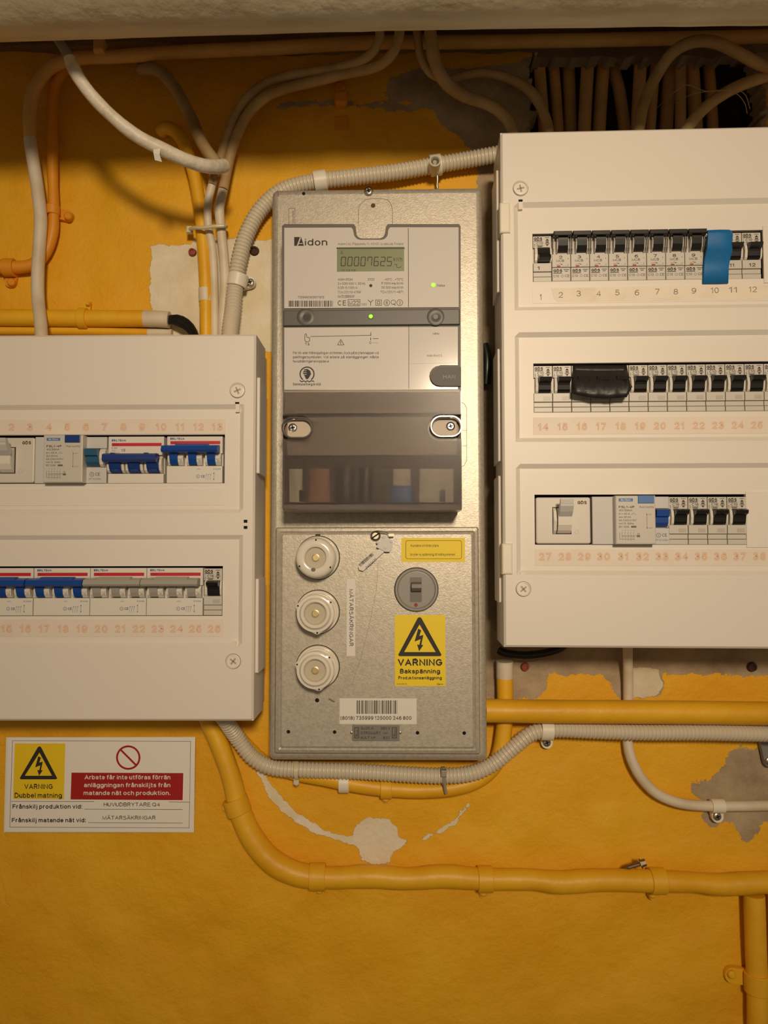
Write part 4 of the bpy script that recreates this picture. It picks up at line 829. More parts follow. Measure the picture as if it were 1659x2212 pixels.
for x in (660, 941):
    u, v = FM.uv(x, 684.5, wB); k = FM.k(x, 684, wB); g = G().lathe(u, v, [(19*k, wB+.00005), (15*k, wB+.0006), (11*k, wB+.0004), (5*k, wB+.0001), (4.5*k, wB)], 24); d_ = g.build('optical_port', 'band', meter)
    G().add([(a, b, wB+.0005) for a, b in circ(u, v, 5.5*k, 14)], [tuple(range(14))]).build('port_hole', 'black', d_)
for x, y, w_ in ((801, 683.5, wB), (936, 616, wL)):
    u, v = FM.uv(x, y, w_); k = FM.k(x, y, w_); G().lathe(u, v, [(5.6*k, w_), (5.2*k, w_+.0006), (4.6*k, w_+.0003)], 16).build('lamp_bezel', 'black' if y > 650 else 'meterlabel', meter); G().lathe(u, v, [(4.3*k, w_+.0003), (3.5*k, w_+.0010), (1.5*k, w_+.0013)], 14).build('status_lamp', 'led', meter, 'glowing green status light')
# LCD
sc_ = G().box(*FM.rect(728, 534, 873, 586, wL), wL-.0001, wL+.0004).build('display', 'lcd', meter, 'olive liquid crystal display')
p = Pr(FM, wL+.00045)
SEG = {'0': 'abcdef', '1': 'bc', '2': 'abged', '3': 'abgcd', '4': 'fgbc', '5': 'afgcd', '6': 'afgcde', '7': 'fabc', '8': 'abcdefg', '9': 'abcdfg'}
def seg7(p, m, ch, x, y, w_, h, t, sl=.08):
    q = lambda a, b: (x+a*w_+(1-b)*h*sl, y+b*h); g_ = .06
    S = {'a': (q(g_, 0), q(1-g_, 0)), 'g': (q(g_, .5), q(1-g_, .5)), 'd': (q(g_, 1), q(1-g_, 1)), 'f': (q(0, g_), q(0, .5-g_)), 'b': (q(1, g_), q(1, .5-g_)), 'e': (q(0, .5+g_), q(0, 1-g_)), 'c': (q(1, .5+g_), q(1, 1-g_))}
    for c in SEG[ch]: p.line(m, list(S[c]), t)
for i, ch in enumerate('00007625'): seg7(p, 'lcdink', ch, 736.5+i*14.2, 555.5, 9, 18.5, 2)
p.text('lcdink', 'A', 736, 741, 549.5, 8).text('lcdink', 'kWh', 850, 869, 564.5, 9).text('lcdink', '11 12 13', 737, 768, 585.8, 4, .01).line('lcdink', [(852, 571), (857, 571), (857, 577)], 1.2).line('lcdink', [(858, 578), (863, 578), (867, 575)], 1.2)
p.g['lcdink'].v = [v for v in p.g['lcdink'].v]; p.build(sc_, 'display_digits')
G().prism(pxpoly([(727, 535), (874, 535), (874, 537.2), (727, 537.2)], wL+.0005), wL, wL+.0006).build('display_bezel', 'lcdink', sc_)
p = Pr(FM, wL+.00006); q = 'ink'
p.poly(q, [(635.5, 531), (641, 531), (648, 512), (635.5, 512)]).poly(q, [(643, 531), (656.5, 531), (650.5, 512), (649, 512)]).line('meterlabel', [(645, 526), (653, 526)], 1.6, dw=.0001).line('meterlabel', [(643, 531), (649.5, 514)], 1.5, dw=.0001).text(q, 'idon', 658.5, 707, 530.6, 15.2, .004)
p.text('ink_soft', 'Aidon Ltd., Piippukatu 11, 40100 Jyväskylä, Finland', 730, 871, 529.5, 5.4)
p.text(q, '7359992929511915', 643, 700, 644.5, 5).bars(q, 624, 719, 649.5, 662.5, 38, 7)
for s_, x0, x1, yb in (('Aidon 6534', 729.6, 762, 606), ('2022', 794, 808.5, 606), ('-40°C .. +70°C', 830, 871, 606), ('3 × 230/400 V, 50 Hz', 729.6, 789, 615), ('P 1000 imp/kWh', 824, 871, 614.6), ('0.25–5 (100) A', 729.6, 772, 624), ('S0 500 imp/kWh', 824, 871, 623.6), ('TCM 221/10-4769', 729.6, 779, 633.6), ('TCM 221/11-4871', 822, 871, 633.2), ('0x1D2BB93F', 729.6, 766, 643)): p.text('ink', s_, x0, x1, yb, 5.2)
p.disc(q, 801, 617, 3.4, 14).line(q, [(882, 493), (882.5, 663)], 1.2).text('ink', 'Status', 943.5, 961, 619, 5)
p.text(q, 'C', 729.6, 737, 660, 11).text(q, 'E', 740.5, 747.5, 660, 11).frame(q, 752, 647, 777.5, 660.5, 1).text(q, 'M22', 754, 775.5, 658.8, 9.4).text('ink_soft', '1383', 780, 792, 660, 5)
p.line(q, [(795, 648), (800.5, 653), (806, 648)], 1.2).line(q, [(800.5, 653), (800.5, 660)], 1.2).frame(q, 811.5, 648, 824, 659.5, 1).frame(q, 815, 651, 820.5, 656.5, 1).ring(q, 835.5, 654, 6.3, 1).text(q, 'B', 833.4, 837.8, 657.4, 6.5).ring(q, 849.6, 653, 4.8, 1).line(q, [(850, 656), (854.5, 660)], 1.2).ring(q, 863.5, 653.8, 6.3, 1).text(q, '2', 861.4, 865.6, 657.2, 6.5)
p.build(lp, 'printed_lettering', {'meterlabel': 'logo_gap'})
p = Pr(FM, wL+.00006)
p.line(q, [(671, 727), (801, 724.3)], 1.1).line(q, [(801, 718), (801, 725)], 1.3).text(q, 'I', 799.8, 801.4, 734.8, 5.5).line(q, [(806, 731.5), (817, 731.5)], 1.1).text(q, '0', 797.8, 802, 743, 5.6).text(q, '1 s', 659, 668.4, 746, 6.4, .01)
for i in range(4): p.line(q, [(806+3*i, 740.5), (807+3*i, 740.5)], .8)
p.line(q, [(658.5, 728), (659, 722), (661, 721), (662.5, 723), (662.8, 728), (669, 730), (669, 736), (666, 738.5), (661, 738.5), (658.3, 734), (658.5, 728)], 1.1)
p.line(q, [(736, 733), (743, 745), (729.3, 745), (736, 733)], 1.2).line(q, [(736, 737), (736, 741.5)], 1.3).disc(q, 736, 743.2, .8, 8).line(q, [(883, 704), (883, 839)], 1)
for s_, x0, x1, yb in (('För till- eller frånkoppling av strömmen, tryck på brytarknappen vid', 633, 818, 765), ('pekfingersymbolen.  Vid  arbete  på  elanläggningen  måste', 633, 818, 774), ('huvudsäkringarna kopplas ur.', 633, 712.5, 783)): p.text(q, s_, x0, x1, yb, 5.6, .004)
p.ring(q, 663.3, 808, 15, 2.6, 26, math.radians(130), math.radians(410)).poly(q, [(657, 798), (664, 797), (670, 801), (672, 808), (668, 815), (665, 819), (661, 819), (658, 812), (654, 806)])
for i in range(3): p.line('meterlabel', [(655, 801+4*i), (662, 801+4*i)], 1, dw=.00005)
p.line(q, [(648, 822), (652, 825), (656, 822.5), (660, 825), (664, 822.5), (668, 825), (672, 822.5), (678, 824)], 2).text(q, 'Eskilstuna Energi & Miljö', 633, 693, 832.6, 5.4, .02)
p.w = wL+.00036; p.text(q, 'Menu', 935, 948.5, 722.8, 5).text('ink_soft', 'Aidon 6442 S', 921.7, 954.6, 770.5, 5)
p.build(lp2, 'printed_lettering', {'meterlabel': 'logo_gap'})
hb = [(996, 834), (950, 834)]+arc(950, 813.5, 20, 90, 270, 10)+[(996, 793)]
G().prism(pxpoly(hb, wL+.001)[::-1], wE-.0002, wL+.0012).build('port_cover', 'han', meter, 'dark rounded port cover')
Pr(FM, wL+.00126).text('hantext', 'HAN', 957, 984, 818, 8.4, .02).build(meter, 'port_lettering')
# innards and terminal cover
wT = .086
G().box(*FM.rect(614, 843.5, 992, 894, wE), wE-.0002, wE+.0040).build('terminal_shelf', 'shelf', meter)
G().box(*FM.rect(622, 902, 986, 984, wE), wE-.0002, wE+.0025).build('terminal_block', 'tblock', meter)
G().box(*FM.rect(612, 843, 996, 1088, wE), wE-.0005, wE+.0001).build('terminal_floor', 'tfloor', meter)
for x, m_, r in ((640, 'whitewire', 15), (692, 'brownwire', 22), (745, 'blackwire', 20), (790, 'blackwire', 14), (868, 'bluewire', 24), (868, 'whitewire', 19), (932, 'whitewire', 27), (968, 'whitewire', 12)):
    k = FM.k(x, 1040, wE); u, v = FM.uv(x, 1086 if m_ != 'whitewire' or x != 868 else 1052, wE); u2, v2_ = FM.uv(x, 1014, wE)
    if x == 868 and m_ == 'bluewire': v2_ = FM.uv(x, 1050, wE)[1]
    ru, rw = r*k, .0026
    G().rings([[(u+ru*math.cos(2*PI*i/12), vy, wE+.0002+rw*(1+math.sin(2*PI*i/12))) for i in range(12)] for vy in (v, v2_)], cap0=True).build('wire_end', m_, meter)
for x in (646, 958): G().box(*FM.rect(x-9, 1060, x+9, 1084, wE), wE, wE+.005).build('cover_post', 'black', meter)
def ovalnotch(xe, xi, yc, r, s_):  # path along a side notch
    return arc(xi, yc, r, 90 if s_ > 0 else -90, -90 if s_ > 0 else 90, 10)
cov = [(610, 1098), (614, 1102.5), (994, 1101.5), (998, 1098), (997, 947), (952, 947)]+arc(952, 921, 26, 90, 270, 10)+[(996, 895), (995, 842), (612, 843), (611.5, 897)]+[(648, 897)]+arc(648, 922.5, 25.5, -90, 90, 10)+[(611, 948)]
cv = G().prism(pxpoly(cov, wT+.004), wT+.0022, wT+.004, back=True).build('terminal_cover', 'frost', meter, 'smoked translucent terminal cover')
k = FM.k(800, 1000, wT)
def frr(x0, y0, x1, y1, w0, w1, name, m_, **kw): return G().box(*FM.rect(x0, y0, x1, y1, wT+.004), w0, w1, back=True, **kw).build(name, m_, cv)
frr(610, 1089, 998, 1102, wM+.004, wT+.0022, 'cover_bottom_wall', 'frostwall', ch=.0004); 
for xa, xb, ya, yb in ((610, 613, 950, 1090), (995, 998, 950, 1090), (610, 613, 845, 896), (994, 997, 845, 894)): frr(xa, ya, xb, yb, wM+.004, wT+.0022, 'cover_side_wall', M['frostwall'])
for x0, x1, yc, sx in ((612.5, 672, 924.3, 632), (934, 994.5, 921, 973.5)):
    wq = wT+.0034; a, b, c, d = FM.rect(x0, yc-19, x1, yc+19, wq); R_ = [[(p_, q_, h) for p_, q_ in rr(a+i, b-i, c+i, d-i, (d-c)/2-i, 6)] for i, h in ((-.0020, wT+.0040), (-.0018, wT+.0046), (-.0006, wT+.0046), (0, wT+.003), (.0006, wE+.0009))]
    cup = G().rings(R_, sm=True, cap1=False).build('screw_well', M['welldark'] if 'welldark' in M else 'black', meter)
    G().add([(p_, q_, wE+.0008) for p_, q_ in rr(a, b, c, d, (d-c)/2, 6)], [tuple(range(28))]).build('well_floor', 'wellfloor', cup) if 'wellfloor' in M else None
    screw('terminal_screw', FM, sx, yc-.5, wE+.0008, 10.5, 'steel', parent=meter, a=.2)
# ------------------------------------------------------------------ fuse holders, switch, labels on the board
def lobe3(a0, amp):
    def f(a, r):
        d = min(abs(((a-a0-k*2*PI/3+PI) % (2*PI))-PI) for k in range(3)); return 1+amp*math.exp(-(d/.20)**2)
    return f
names = ['uppermost of the three white porcelain fuse caps, smooth round rim', 'middle of the three white porcelain fuse caps, lobed rim', 'lowest of the three white porcelain fuse caps, lobed rim']
for i, (x, y) in enumerate(((687, 1204.5), (686.8, 1321.5), (686.6, 1440.5))):
    u, v = FM.uv(x, y, wC); k = FM.k(x, y, wC)
    t = thing('fuse_holder', names[i], 'fuse', FM, (u, v, wC), 'porcelain fuse caps')
    G().lathe(u, v, [(47.5*k, wC+.0001), (47.5*k, wC+.0003), (46*k, wC+.00035)], 48, sm=False).build('opening_gap', 'hole', t)
    G().lathe(u, v, [(46*k, wC), (46*k, wC+.003), (44.5*k, wC+.0042), (41*k, wC+.0042), (39.5*k, wC+.003)], 48).build('collar', 'porcelain', t)
    h = wC+.024; k2 = FM.k(x, y, wC+.024)/k
    if i == 0:
        pf = [(40.5, wC+.002), (43.5, wC+.006), (43.8, h-.008), (43.4, h-.003), (41, h-.0008), (37, h+.0006), (31, h+.0010), (26, h+.0010), (23.5, h+.0004), (22.8, h-.001), (22.8, h-.003)]; lb = None
    else:
        pf = [(36, wC+.002), (38.5, wC+.006), (40.8, h-.006), (41.2, h-.002), (40, h-.0008), (36.5, h-.0008), (34.5, h-.0004), (33, h+.0018), (30.5, h+.0032), (27, h+.0034), (24.6, h+.0028), (23.4, h), (23, h-.001)]; lb = lobe3(math.radians(36 if i == 1 else 42), .10)
        lb0 = lb; lb = lambda a, r, lb0=lb0, k=k: lb0(a, r) if r > 39*k else 1
    pf = [(a*k*k2, b) for a, b in pf]; K_ = k; k = k*k2
    cap = G().lathe(u, v, pf, 60, cap=False, lobe=lb).build('cap', 'porcelain', t)
    hf = pf[-1][1]
    win = G().lathe(u, v, [(23*k, hf+.0004), (21.8*k, hf+.0007), (20.8*k, hf+.0003)], 36, sm=True).build('sight_glass', 'glasspane', t, 'round inspection window')
    G().lathe(u, v, [(8.5*k, hf+.0003), (8.3*k, hf+.0012), (6.6*k, hf+.0014), (6*k, hf+.0009), (3.4*k, hf+.0009), (3*k, hf+.0015), (1.4*k, hf+.0015), (1.2*k, hf+.0008)], 20).build('contact_button', 'brass', t)
    pr = Pr(FM, h+.0002, False, (0, 0)); pr.m = lambda a, b: (a, b)
    for j in range(3):
        an = math.radians((36 if i == 1 else 42 if i == 2 else 88)+120*j); rr_ = 41.2*k if i else 38.5*k
        pr.G_('hole').add([(u+rr_*math.cos(an)+1.9*k*math.cos(2*PI*q_/10), v+rr_*math.sin(an)+1.9*k*math.sin(2*PI*q_/10), (h-.0004 if i else h+.0010)) for q_ in range(10)], [tuple(range(10))])
    pr.build(cap, 'pin_hole')
    if i == 0:
        G().box(*FM.rect(681.5, 1153.5, 692, 1162, wC+.0002), wC, wC+.0006).build('locating_tab', 'black', t)
        G().add([(u-4*k+5*k*math.cos(2*PI*q_/14), v-25.5*k+4*k*math.sin(2*PI*q_/14), h+.0016) for q_ in range(14)], [tuple(range(14))]).build('sealing_notch', 'switchdark', t)
u, v = FM.uv(899.3, 1273.5, wC); k = FM.k(899, 1272, wC)
t = thing('rotary_switch', 'round grey switch with a small lever and red dot on the board', 'switch', FM, (u, v, wC))
G().lathe(u, v, [(48*k, wC), (48*k, wC+.0003), (46.5*k, wC+.0003)], 48, sm=False).build('opening_gap', 'hole', t)
G().lathe(u, v, [(46.5*k, wC), (46.5*k, wC+.0030), (44.5*k, wC+.0042), (41.5*k, wC+.0042), (40*k, wC+.0022), (38*k, wC+.0024)], 48).build('bezel', 'switchgrey', t)
ws_ = wC+.0024; G().box(*FM.rect(885.5, 1247, 911, 1300.5, ws_), ws_-.0001, ws_+.0003, r=.001).build('lever_slot', 'switchdark', t)
a, b, c, d = FM.rect(889, 1257, 910, 1278, ws_); G().prof(a, b, [(c, ws_), (c+.001, ws_+.006), (c+.004, ws_+.0085), (d-.002, ws_+.0075), (d, ws_+.003), (d, ws_)][::-1]).build('lever', 'switchdark', t)
pr = Pr(FM, ws_+.0001); pr.disc('dotred', 898.3, 1306.8, 4.2); pr.build(t, 'red_dot')
def sticker(name, label, fr, x0, y0, x1, y1, w_, m_, thick=.00018, cat='label', r=0):
    a, b, c, d = fr.rect(x0, y0, x1, y1, w_); t = thing(name, label, cat, fr, ((a+b)/2, c, w_)); G().box(a, b, c, d, w_, w_+thick, r=r).build('backing', m_, t); return t, Pr(fr, w_+thick+.00005)
t, p = sticker('label_sticker', 'narrow vertical white sticker reading MÄTARSÄKRINGAR beside the fuse caps', FM, 749, 1250.6, 767.5, 1417, wC, 'sticker')
p.text('ink', 'MÄTARSÄKRINGAR', 754.4, 754.4+123, 1273, 8.6, 0.0, ang=-PI/2); p.build(t)
t, p = sticker('label_sticker', 'small yellow sticker with black border, Kundens strömbrytare, above the round switch', FM, 867, 1162, 1004.5, 1214, wC, 'yellowst')
bp_ = [(x, y) for x, y in rr(876.5, 997, 1167.8, 1207, 4, 3)]; p.line('ink', bp_+[bp_[0]], .9).text('ink', 'Kundens strömbrytare', 887, 947.5, 1181.3, 5.6).text('ink', 'bryter ej spänning till mätsystemet', 886.6, 983, 1200.4, 5.6); p.build(t)
def bolt_triangle(p, xa, ya, xl, xr, yb, s=1, yfill='yellowst'):
    h = yb-ya; r_ = 4*s; p.poly('ink', [(xl, yb-r_*.6), (xl+r_*.7, yb+.5), (xr-r_*.7, yb+.5), (xr, yb-r_*.6), (xa+r_, ya+1), (xa, ya-1), (xa-r_, ya+1)])
    p.poly(yfill, [(xl+13*s, yb-8.5*s), (xr-13*s, yb-8.5*s), (xa, ya+15*s)], dw=.00004)
    cx = xa; q_ = lambda a, b: (cx+a*s, ya+b*s)
    p.poly('ink', [q_(a, b) for a, b in [(-3, 23.7), (3.7, 27.7), (-.3, 39.7), (8.3, 37.5), (3.9, 58.5), (8, 59.5), (-1, 73), (-5.4, 58), (-.4, 59), (2.2, 46.7), (-10.8, 52)]], dw=.00008)
t, p = sticker('warning_label', 'yellow warning label, VARNING Bakspänning, with lightning triangle under the round switch', FM, 853, 1328.5, 962.3, 1482, wC, 'yellowst')
bolt_triangle(p, 906.3, 1334, 860, 954, 1417, 1.0)
p.text('ink', 'VARNING', 859, 955.5, 1438.4, 15, .03).text('ink', 'Bakspänning', 864, 951, 1455, 10, .028).text('ink', 'Produktionsanläggning', 860.5, 954.5, 1467.8, 7, .026).text('ink', 'E 09 069 05', 857.5, 879, 1479.4, 3.4).text('ink', 'enco', 948, 957, 1479.4, 3, .03).ring('ink', 946, 1478, 2, .8, 10); p.build(t)
t, p = sticker('barcode_sticker', 'white barcode sticker with (8018) number near the foot of the board', FM, 733.5, 1508.5, 900, 1564, wC, 'sticker')
p.bars('ink', 770.7, 858.3, 1513, 1542, 38, 11).text('ink', '(8018) 735999 125000 246 800', 735.5, 889, 1555, 8, .012); p.build(t)
a, b, c, d = FM.rect(761, 1565.5, 862.8, 1600.6, wC); t = thing('nameplate', 'small grey metal nameplate reading 3x25A 380V STROMART', 'nameplate', FM, ((a+b)/2, c, wC)); G().box(a, b, c, d, wC, wC+.0007, ch=.0003, r=.0008, back=True).build('backing', 'nameplate', t)
p = Pr(FM, wC+.00078); p.text('ink', '3×25 A', 779.5, 807, 1576.2, 6).text('ink', '380 V', 822, 843, 1576.2, 6).text('ink', 'STROMART', 779.5, 822, 1586.5, 6).line('ink', [(828, 1585), (830.5, 1582.5), (834, 1584.5), (837, 1582)], 1).text('ink', 'KAT Nº', 779.5, 810.5, 1596.8, 6).text('ink', '621', 827.5, 841, 1596.8, 6)
for x in (766, 847.5): p.frame('ink', x, 1572, x+9, 1594, 1.2).line('ink', [(x+6, 1575), (x+6, 1590), (x+3, 1590), (x+3, 1586)], 1.2)
p.build(t)
for x in (759.3, 864.2): u, v = FM.uv(x, 1582.5, wC); G().lathe(u, v, [(.0014, wC), (.0013, wC+.0006), (.0005, wC+.0009)], 12).build('rivet', 'zinc', t)
screw('cover_screw', FM, 811, 1157.5, wC, 11.5, 'zinc', 'slotted screw carrying the seal wire at the top of the lower cover', slot='slot', a=.6, h=.004)
u, v = FM.uv(831, 1176, wC+.004); k = FM.k(830, 1176, wC+.004); t = thing('seal_tag', 'clear plastic seal with white barcode tag 0452471 hanging from a wire', 'seal', FM, (u, v, wC))
w5 = wC+.0022; pts_ = [(818, 1172), (826, 1162), (834, 1158), (847, 1168), (849, 1178), (842, 1192), (833, 1192), (813, 1182)]
G().prism([FM.uv(x, y, w5) for x, y in pts_][::-1], w5, w5+.004, back=True).build('seal_body', 'seal', t)
g = G(); 
for x, y in ((829, 1160), (816, 1171.5), (845, 1170), (832.5, 1183)): g.lathe(*FM.uv(x, y, w5+.004), [(.0016, w5+.004), (.0015, w5+.0046), (.0008, w5+.0048)], 12)
g.build('moulded_pips', 'seal', t)
qx = [(828.5, 1186), (821, 1191), (774, 1221), (775.5, 1229.5), (783, 1233), (830, 1193.5)]
qx = [(821, 1184), (773.5, 1224), (776, 1231), (784.5, 1233.5), (831, 1191)]
G().prism([FM.uv(x, y, w5+.002) for x, y in qx][::-1], w5+.0008, w5+.0026, back=True).build('tag_strip', 'sticker', t)
p = Pr(FM, w5+.0027); an = math.radians(41)
ca, sa = math.cos(an), math.sin(an)
def rt(x, y): return (781+x*ca-y*sa*-1*-1, 1226-x*sa-y*ca)
rd = random.Random(2)
x = 0
while x < 37:
    b_ = rd.choice((.8, .8, 1.6)); p.poly('ink', [rt(x, 2.5), rt(x+b_, 2.5), rt(x+b_, 10), rt(x, 10)]); x += b_+rd.choice((.8, 1.4))
p.text('ink', '0452471', 792, 792+29, 1228.5, 5, .005, ang=an); p.build(t)
P = [(*FM.uv(x, y, wC+h), wC+h) for x, y, h in ((806, 1150, .004), (814, 1147, .006), (828, 1148, .007), (840, 1153, .006), (846, 1159, .006), (850, 1157, .005), (842, 1160, .006), (838, 1166, .005))]
G().sweep([tuple(map(float, q_)) for q_ in spline(P, .0015)], .00045, 6).build('seal_wire', 'steel', t); G().box(*FM.rect(839, 1153, 851, 1159, wC+.006), wC+.0045, wC+.0065, back=True).build('wire_crimp', 'zinc', t)
# ------------------------------------------------------------------ bottom left sign
t, p = sticker('warning_sign', 'laminated white warning sign with yellow triangle and red text panel, below left box', W, 12, 1592, 421, 1797, .003, 'sticker', thick=.0012, cat='sign')
p.poly('signpaper', [(18, 1593), (422, 1592), (417, 1797), (11, 1795)], dw=-.00003)
p.line('ink', [(27, 1600), (412, 1601.5), (408.5, 1788.5), (21, 1786.5), (27, 1600)], .8)
p.poly('signyel', [(32, 1606), (141, 1606), (138, 1726.5), (28, 1726)], dw=.00002); p2 = p
def off(p, f): pass
p.w += .00004; bolt_triangle(p, 85.3, 1613, 42.5, 123.5, 1683, .86, 'signyel')
p.text('ink', 'VARNING', 52.5, 114, 1704.5, 10.8, .015).text('ink', 'Dubbel matning', 31.5, 134, 1723.5, 10.8, .012)
p.ring('signred', 277, 1636.5, 24.3, 4.2, 36).line('signred', [(261, 1620), (294, 1653)], 4.2)
p.poly('signred', [(154.5, 1669), (396, 1670), (394.5, 1728.5), (152.5, 1727)], dw=-.00003)
p.text('sticker', 'Arbete får inte utföras förrän', 182.5, 368, 1683.6, 9.5,.012, dw=.00006).text('sticker', 'anläggningen frånskiljts från', 181.5, 368, 1700.5, 9.5,.012, dw=.00006).text('sticker', 'matande nät och produktion.', 180.5, 368, 1717.5, 9.5,.012, dw=.00006)
p.line('ink', [(24, 1731), (203, 1731.5)], .9).line('ink', [(365, 1732), (409.5, 1733)], .9)
p.text('ink', 'Frånskilj produktion vid:', 27, 177.5, 1747, 9.6, .018).line('ink', [(182, 1748), (394, 1748.6)], .9).text('ink', 'HUVUDBRYTARE Q4', 224, 345.5, 1742, 8.2, 0)
p.text('ink', 'Frånskilj matande nät vid:', 25.5, 185.5, 1776.5, 9.6, .018).line('ink', [(190.5, 1777), (394, 1778)], .9).text('ink', 'MÄTARSÄKRINGAR', 221.5, 336, 1770.5, 8.2, 0)
p.build(t, 'printed_lettering', {'signyel': 'yellow_panel', 'signred': 'red_panel', 'signpaper': 'paper_face', 'sticker': 'white_lettering'})
# ------------------------------------------------------------------ cables and conduits
def wr_(rpx, px, py): return rpx*W.k(px, py, .02)
cable('ceiling_conduit', 'tan painted conduit along the top edge that bends down at left into a whitish cable', 'conduit', 'cabtan', 14, [(1900, 62, .034), (1659, 78, .034), (1400, 84, .034), (1200, 88, .033), (1000, 91, .032), (800, 92, .031), (600, 103, .03), (400, 112, .03), (250, 122, .03), (170, 126, .03), (110, 145, .028), (75, 190, .026), (65, 240, .024), (65, 300, .022, 13)], wob=.02)
cable('white_cable', 'whitish cable coming down from the top left conduit into the left box', 'cable', 'cabwhite', 13.5, [(65, 300, .022), (72, 350, .022), (80, 400, .022), (88, 470, .022), (86, 520, .022), (82, 580, .022), (82, 640, .024), (88, 700, .036), (91, 760, .040)])
cable('orange_conduit', 'orange-painted conduit bending left behind the white cable at upper left', 'conduit', 'orapaint', 11.5, [(138, 150, .016), (120, 180, .015), (113, 230, .013), (113, 300, .012), (114, 380, .011), (116, 450, .011), (114, 500, .011), (100, 545, .011), (70, 572, .011, 13), (30, 578, .011, 14), (0, 576, .011, 15), (-120, 576, .011, 15)], wob=.04)
cable('dark_cable', 'grey-brown cable curving from the top conduit to the white cable joint', 'cable', 'cabgrey', 13, [(305, 150, .012), (325, 148, .022), (350, 158, .028), (378, 190, .03), (400, 230, .034), (418, 265, .042), (432, 300, .052), (450, 330, .06), (468, 352, .06)])
cable('yellow_conduit', 'yellow-painted conduit with a bare white section left of the meter board', 'conduit', 'yelpaint', 14, [(348, 285, .004), (358, 276, .010), (378, 284, .012), (398, 310, .013), (412, 350, .013), (424, 400, .013), (434, 470, .013), (440, 540, .013), (444, 620, .013), (445, 700, .013), (445, 800, .013)])
cable('bare_section', 'unpainted white stretch of the conduit', None, 'cabwhite', 14.6, [(443, 624, .013), (444, 652, .013)], parent=bpy.data.objects['yellow_conduit'])
cable('beige_cable', 'outer beige cable sweeping from top centre down left of the meter board', 'cable', 'cabbrown', 10, [(815, -40, .066), (820, 60, .064), (818, 90, .06), (795, 122, .05), (745, 142, .04), (680, 154, .032), (620, 165, .028), (570, 182, .024), (525, 222, .022), (495, 280, .022), (480, 330, .022), (470, 360, .022), (458, 400, .024, 9.5)])
cable('white_cable', 'thin whitish cable between the yellow conduit and its neighbour, above left box', 'cable', 'cabwhite', 9, [(458, 400, .024), (449, 440, .022), (450, 490, .018), (459, 540, .014), (463, 620, .012), (464, 720, .012), (464, 800, .012)])
cable('beige_cable', 'inner beige cable sweeping from top centre, nearest the meter board', 'cable', 'cabbrown', 11, [(868, -40, .066), (864, 60, .064), (856, 100, .06), (835, 130, .05), (800, 148, .042), (740, 160, .036), (680, 176, .03), (620, 190, .026), (570, 212, .024), (530, 255, .022), (505, 310, .022), (492, 360, .022), (482, 410, .024)])
cable('white_cable', 'whitish cable at the right of the tied bundle above left box', 'cable', 'cabwhite', 10.5, [(482, 410, .024), (474, 450, .022), (478, 500, .02), (484, 560, .018), (485, 620, .016), (481, 700, .015), (480, 800, .015)])
dc = cable('painted_white_cable', 'thick white-painted cable hanging diagonally across the upper left', 'cable', 'cabpaint', 14, [(150, 125, .152, 12), (160, 150, .151, 14), (185, 190, .147), (230, 240, .14), (290, 290, .13, 14), (350, 322, .122, 15), (400, 345, .112, 15), (440, 358, .10, 14.5), (470, 360, .088, 15), (484, 358, .08, 14)], wob=.05)
cable('sheath_tail', 'bluish bare end of the cable', None, 'bluegrey', 9, [(98, 40, .150, 8), (112, 68, .151, 8.5), (135, 100, .152, 10), (152, 128, .152, 11.5)], parent=dc)
a, b = W.uv(342, 330, .122); k = W.k(342, 330, .122)
g = G(); g.add([(*W.uv(x, y, h), h) for x, y, h in ((331, 316, .126), (347, 322, .128), (345, 334, .130), (350, 350, .129), (335, 346, .127), (332, 332, .128))], [(0, 1, 2, 5), (5, 2, 3, 4)]); fl = g.build('paper_flag', 'sticker', dc, 'torn white paper flag'); fl.modifiers.new('thick', 'SOLIDIFY').thickness = .0003
cable('beige_cable', 'left-hand of two cables dropping at top centre, passing behind the right box', 'cable', 'cabbrown', 9, [(893, -40, .055), (898, 40, .053), (902, 80, .05), (910, 125, .042), (930, 158, .034), (965, 172, .026), (1000, 164, .022), (1045, 158, .02), (1095, 168, .02, 10), (1140, 192, .02, 11), (1168, 230, .022, 11), (1184, 275, .03, 11), (1188, 330, .05, 11)])
cable('beige_cable', 'right-hand of two cables dropping at top centre, ending at the right box corner', 'cable', 'cabbrown', 14, [(930, -40, .062), (928, 40, .06, 13), (932, 90, .055), (942, 140, .046), (965, 180, .036), (1005, 208, .028, 13), (1045, 222, .024, 12), (1080, 242, .024, 12), (1105, 275, .028, 12), (1115, 330, .04, 12)])
cable('brown_cable', 'brown cable arching above the right box near the right edge', 'cable', 'cabbrown', 12.5, [(1372, 360, .05), (1380, 280, .04), (1392, 220, .034), (1420, 160, .03), (1455, 112, .046), (1500, 90, .058), (1545, 92, .058), (1590, 112, .05), (1640, 138, .04), (1700, 160, .03)])
cable('brown_cable', 'brown cable slanting down left to the right box at the right edge', 'cable', 'cabbrown', 12.5, [(1455, 340, .05), (1480, 285, .044), (1515, 240, .04), (1560, 205, .036), (1610, 180, .03), (1700, 150, .024)])
nich = [(1163, 1176, 13, 110), (1195, 1206, 12.5, 130), (1227, 1232, 14.5, 125), (1270, 1262, 14.5, 130), (1304, 1294, 14.5, 130), (1326, 1350, 13.5, 150), (1384, 1376, 14, 125), (1416, 1404, 12, 130), (1448, 1438, 15, 125), (1470, 1470, 12, 140), (1494, 1504, 14.5, 120), (1530, 1540, 12.5, 130), (1180, 1168, 11, 160)]
nn = ['first', 'second', 'third', 'fourth', 'fifth', 'sixth', 'seventh', 'eighth', 'ninth', 'tenth', 'eleventh', 'twelfth']
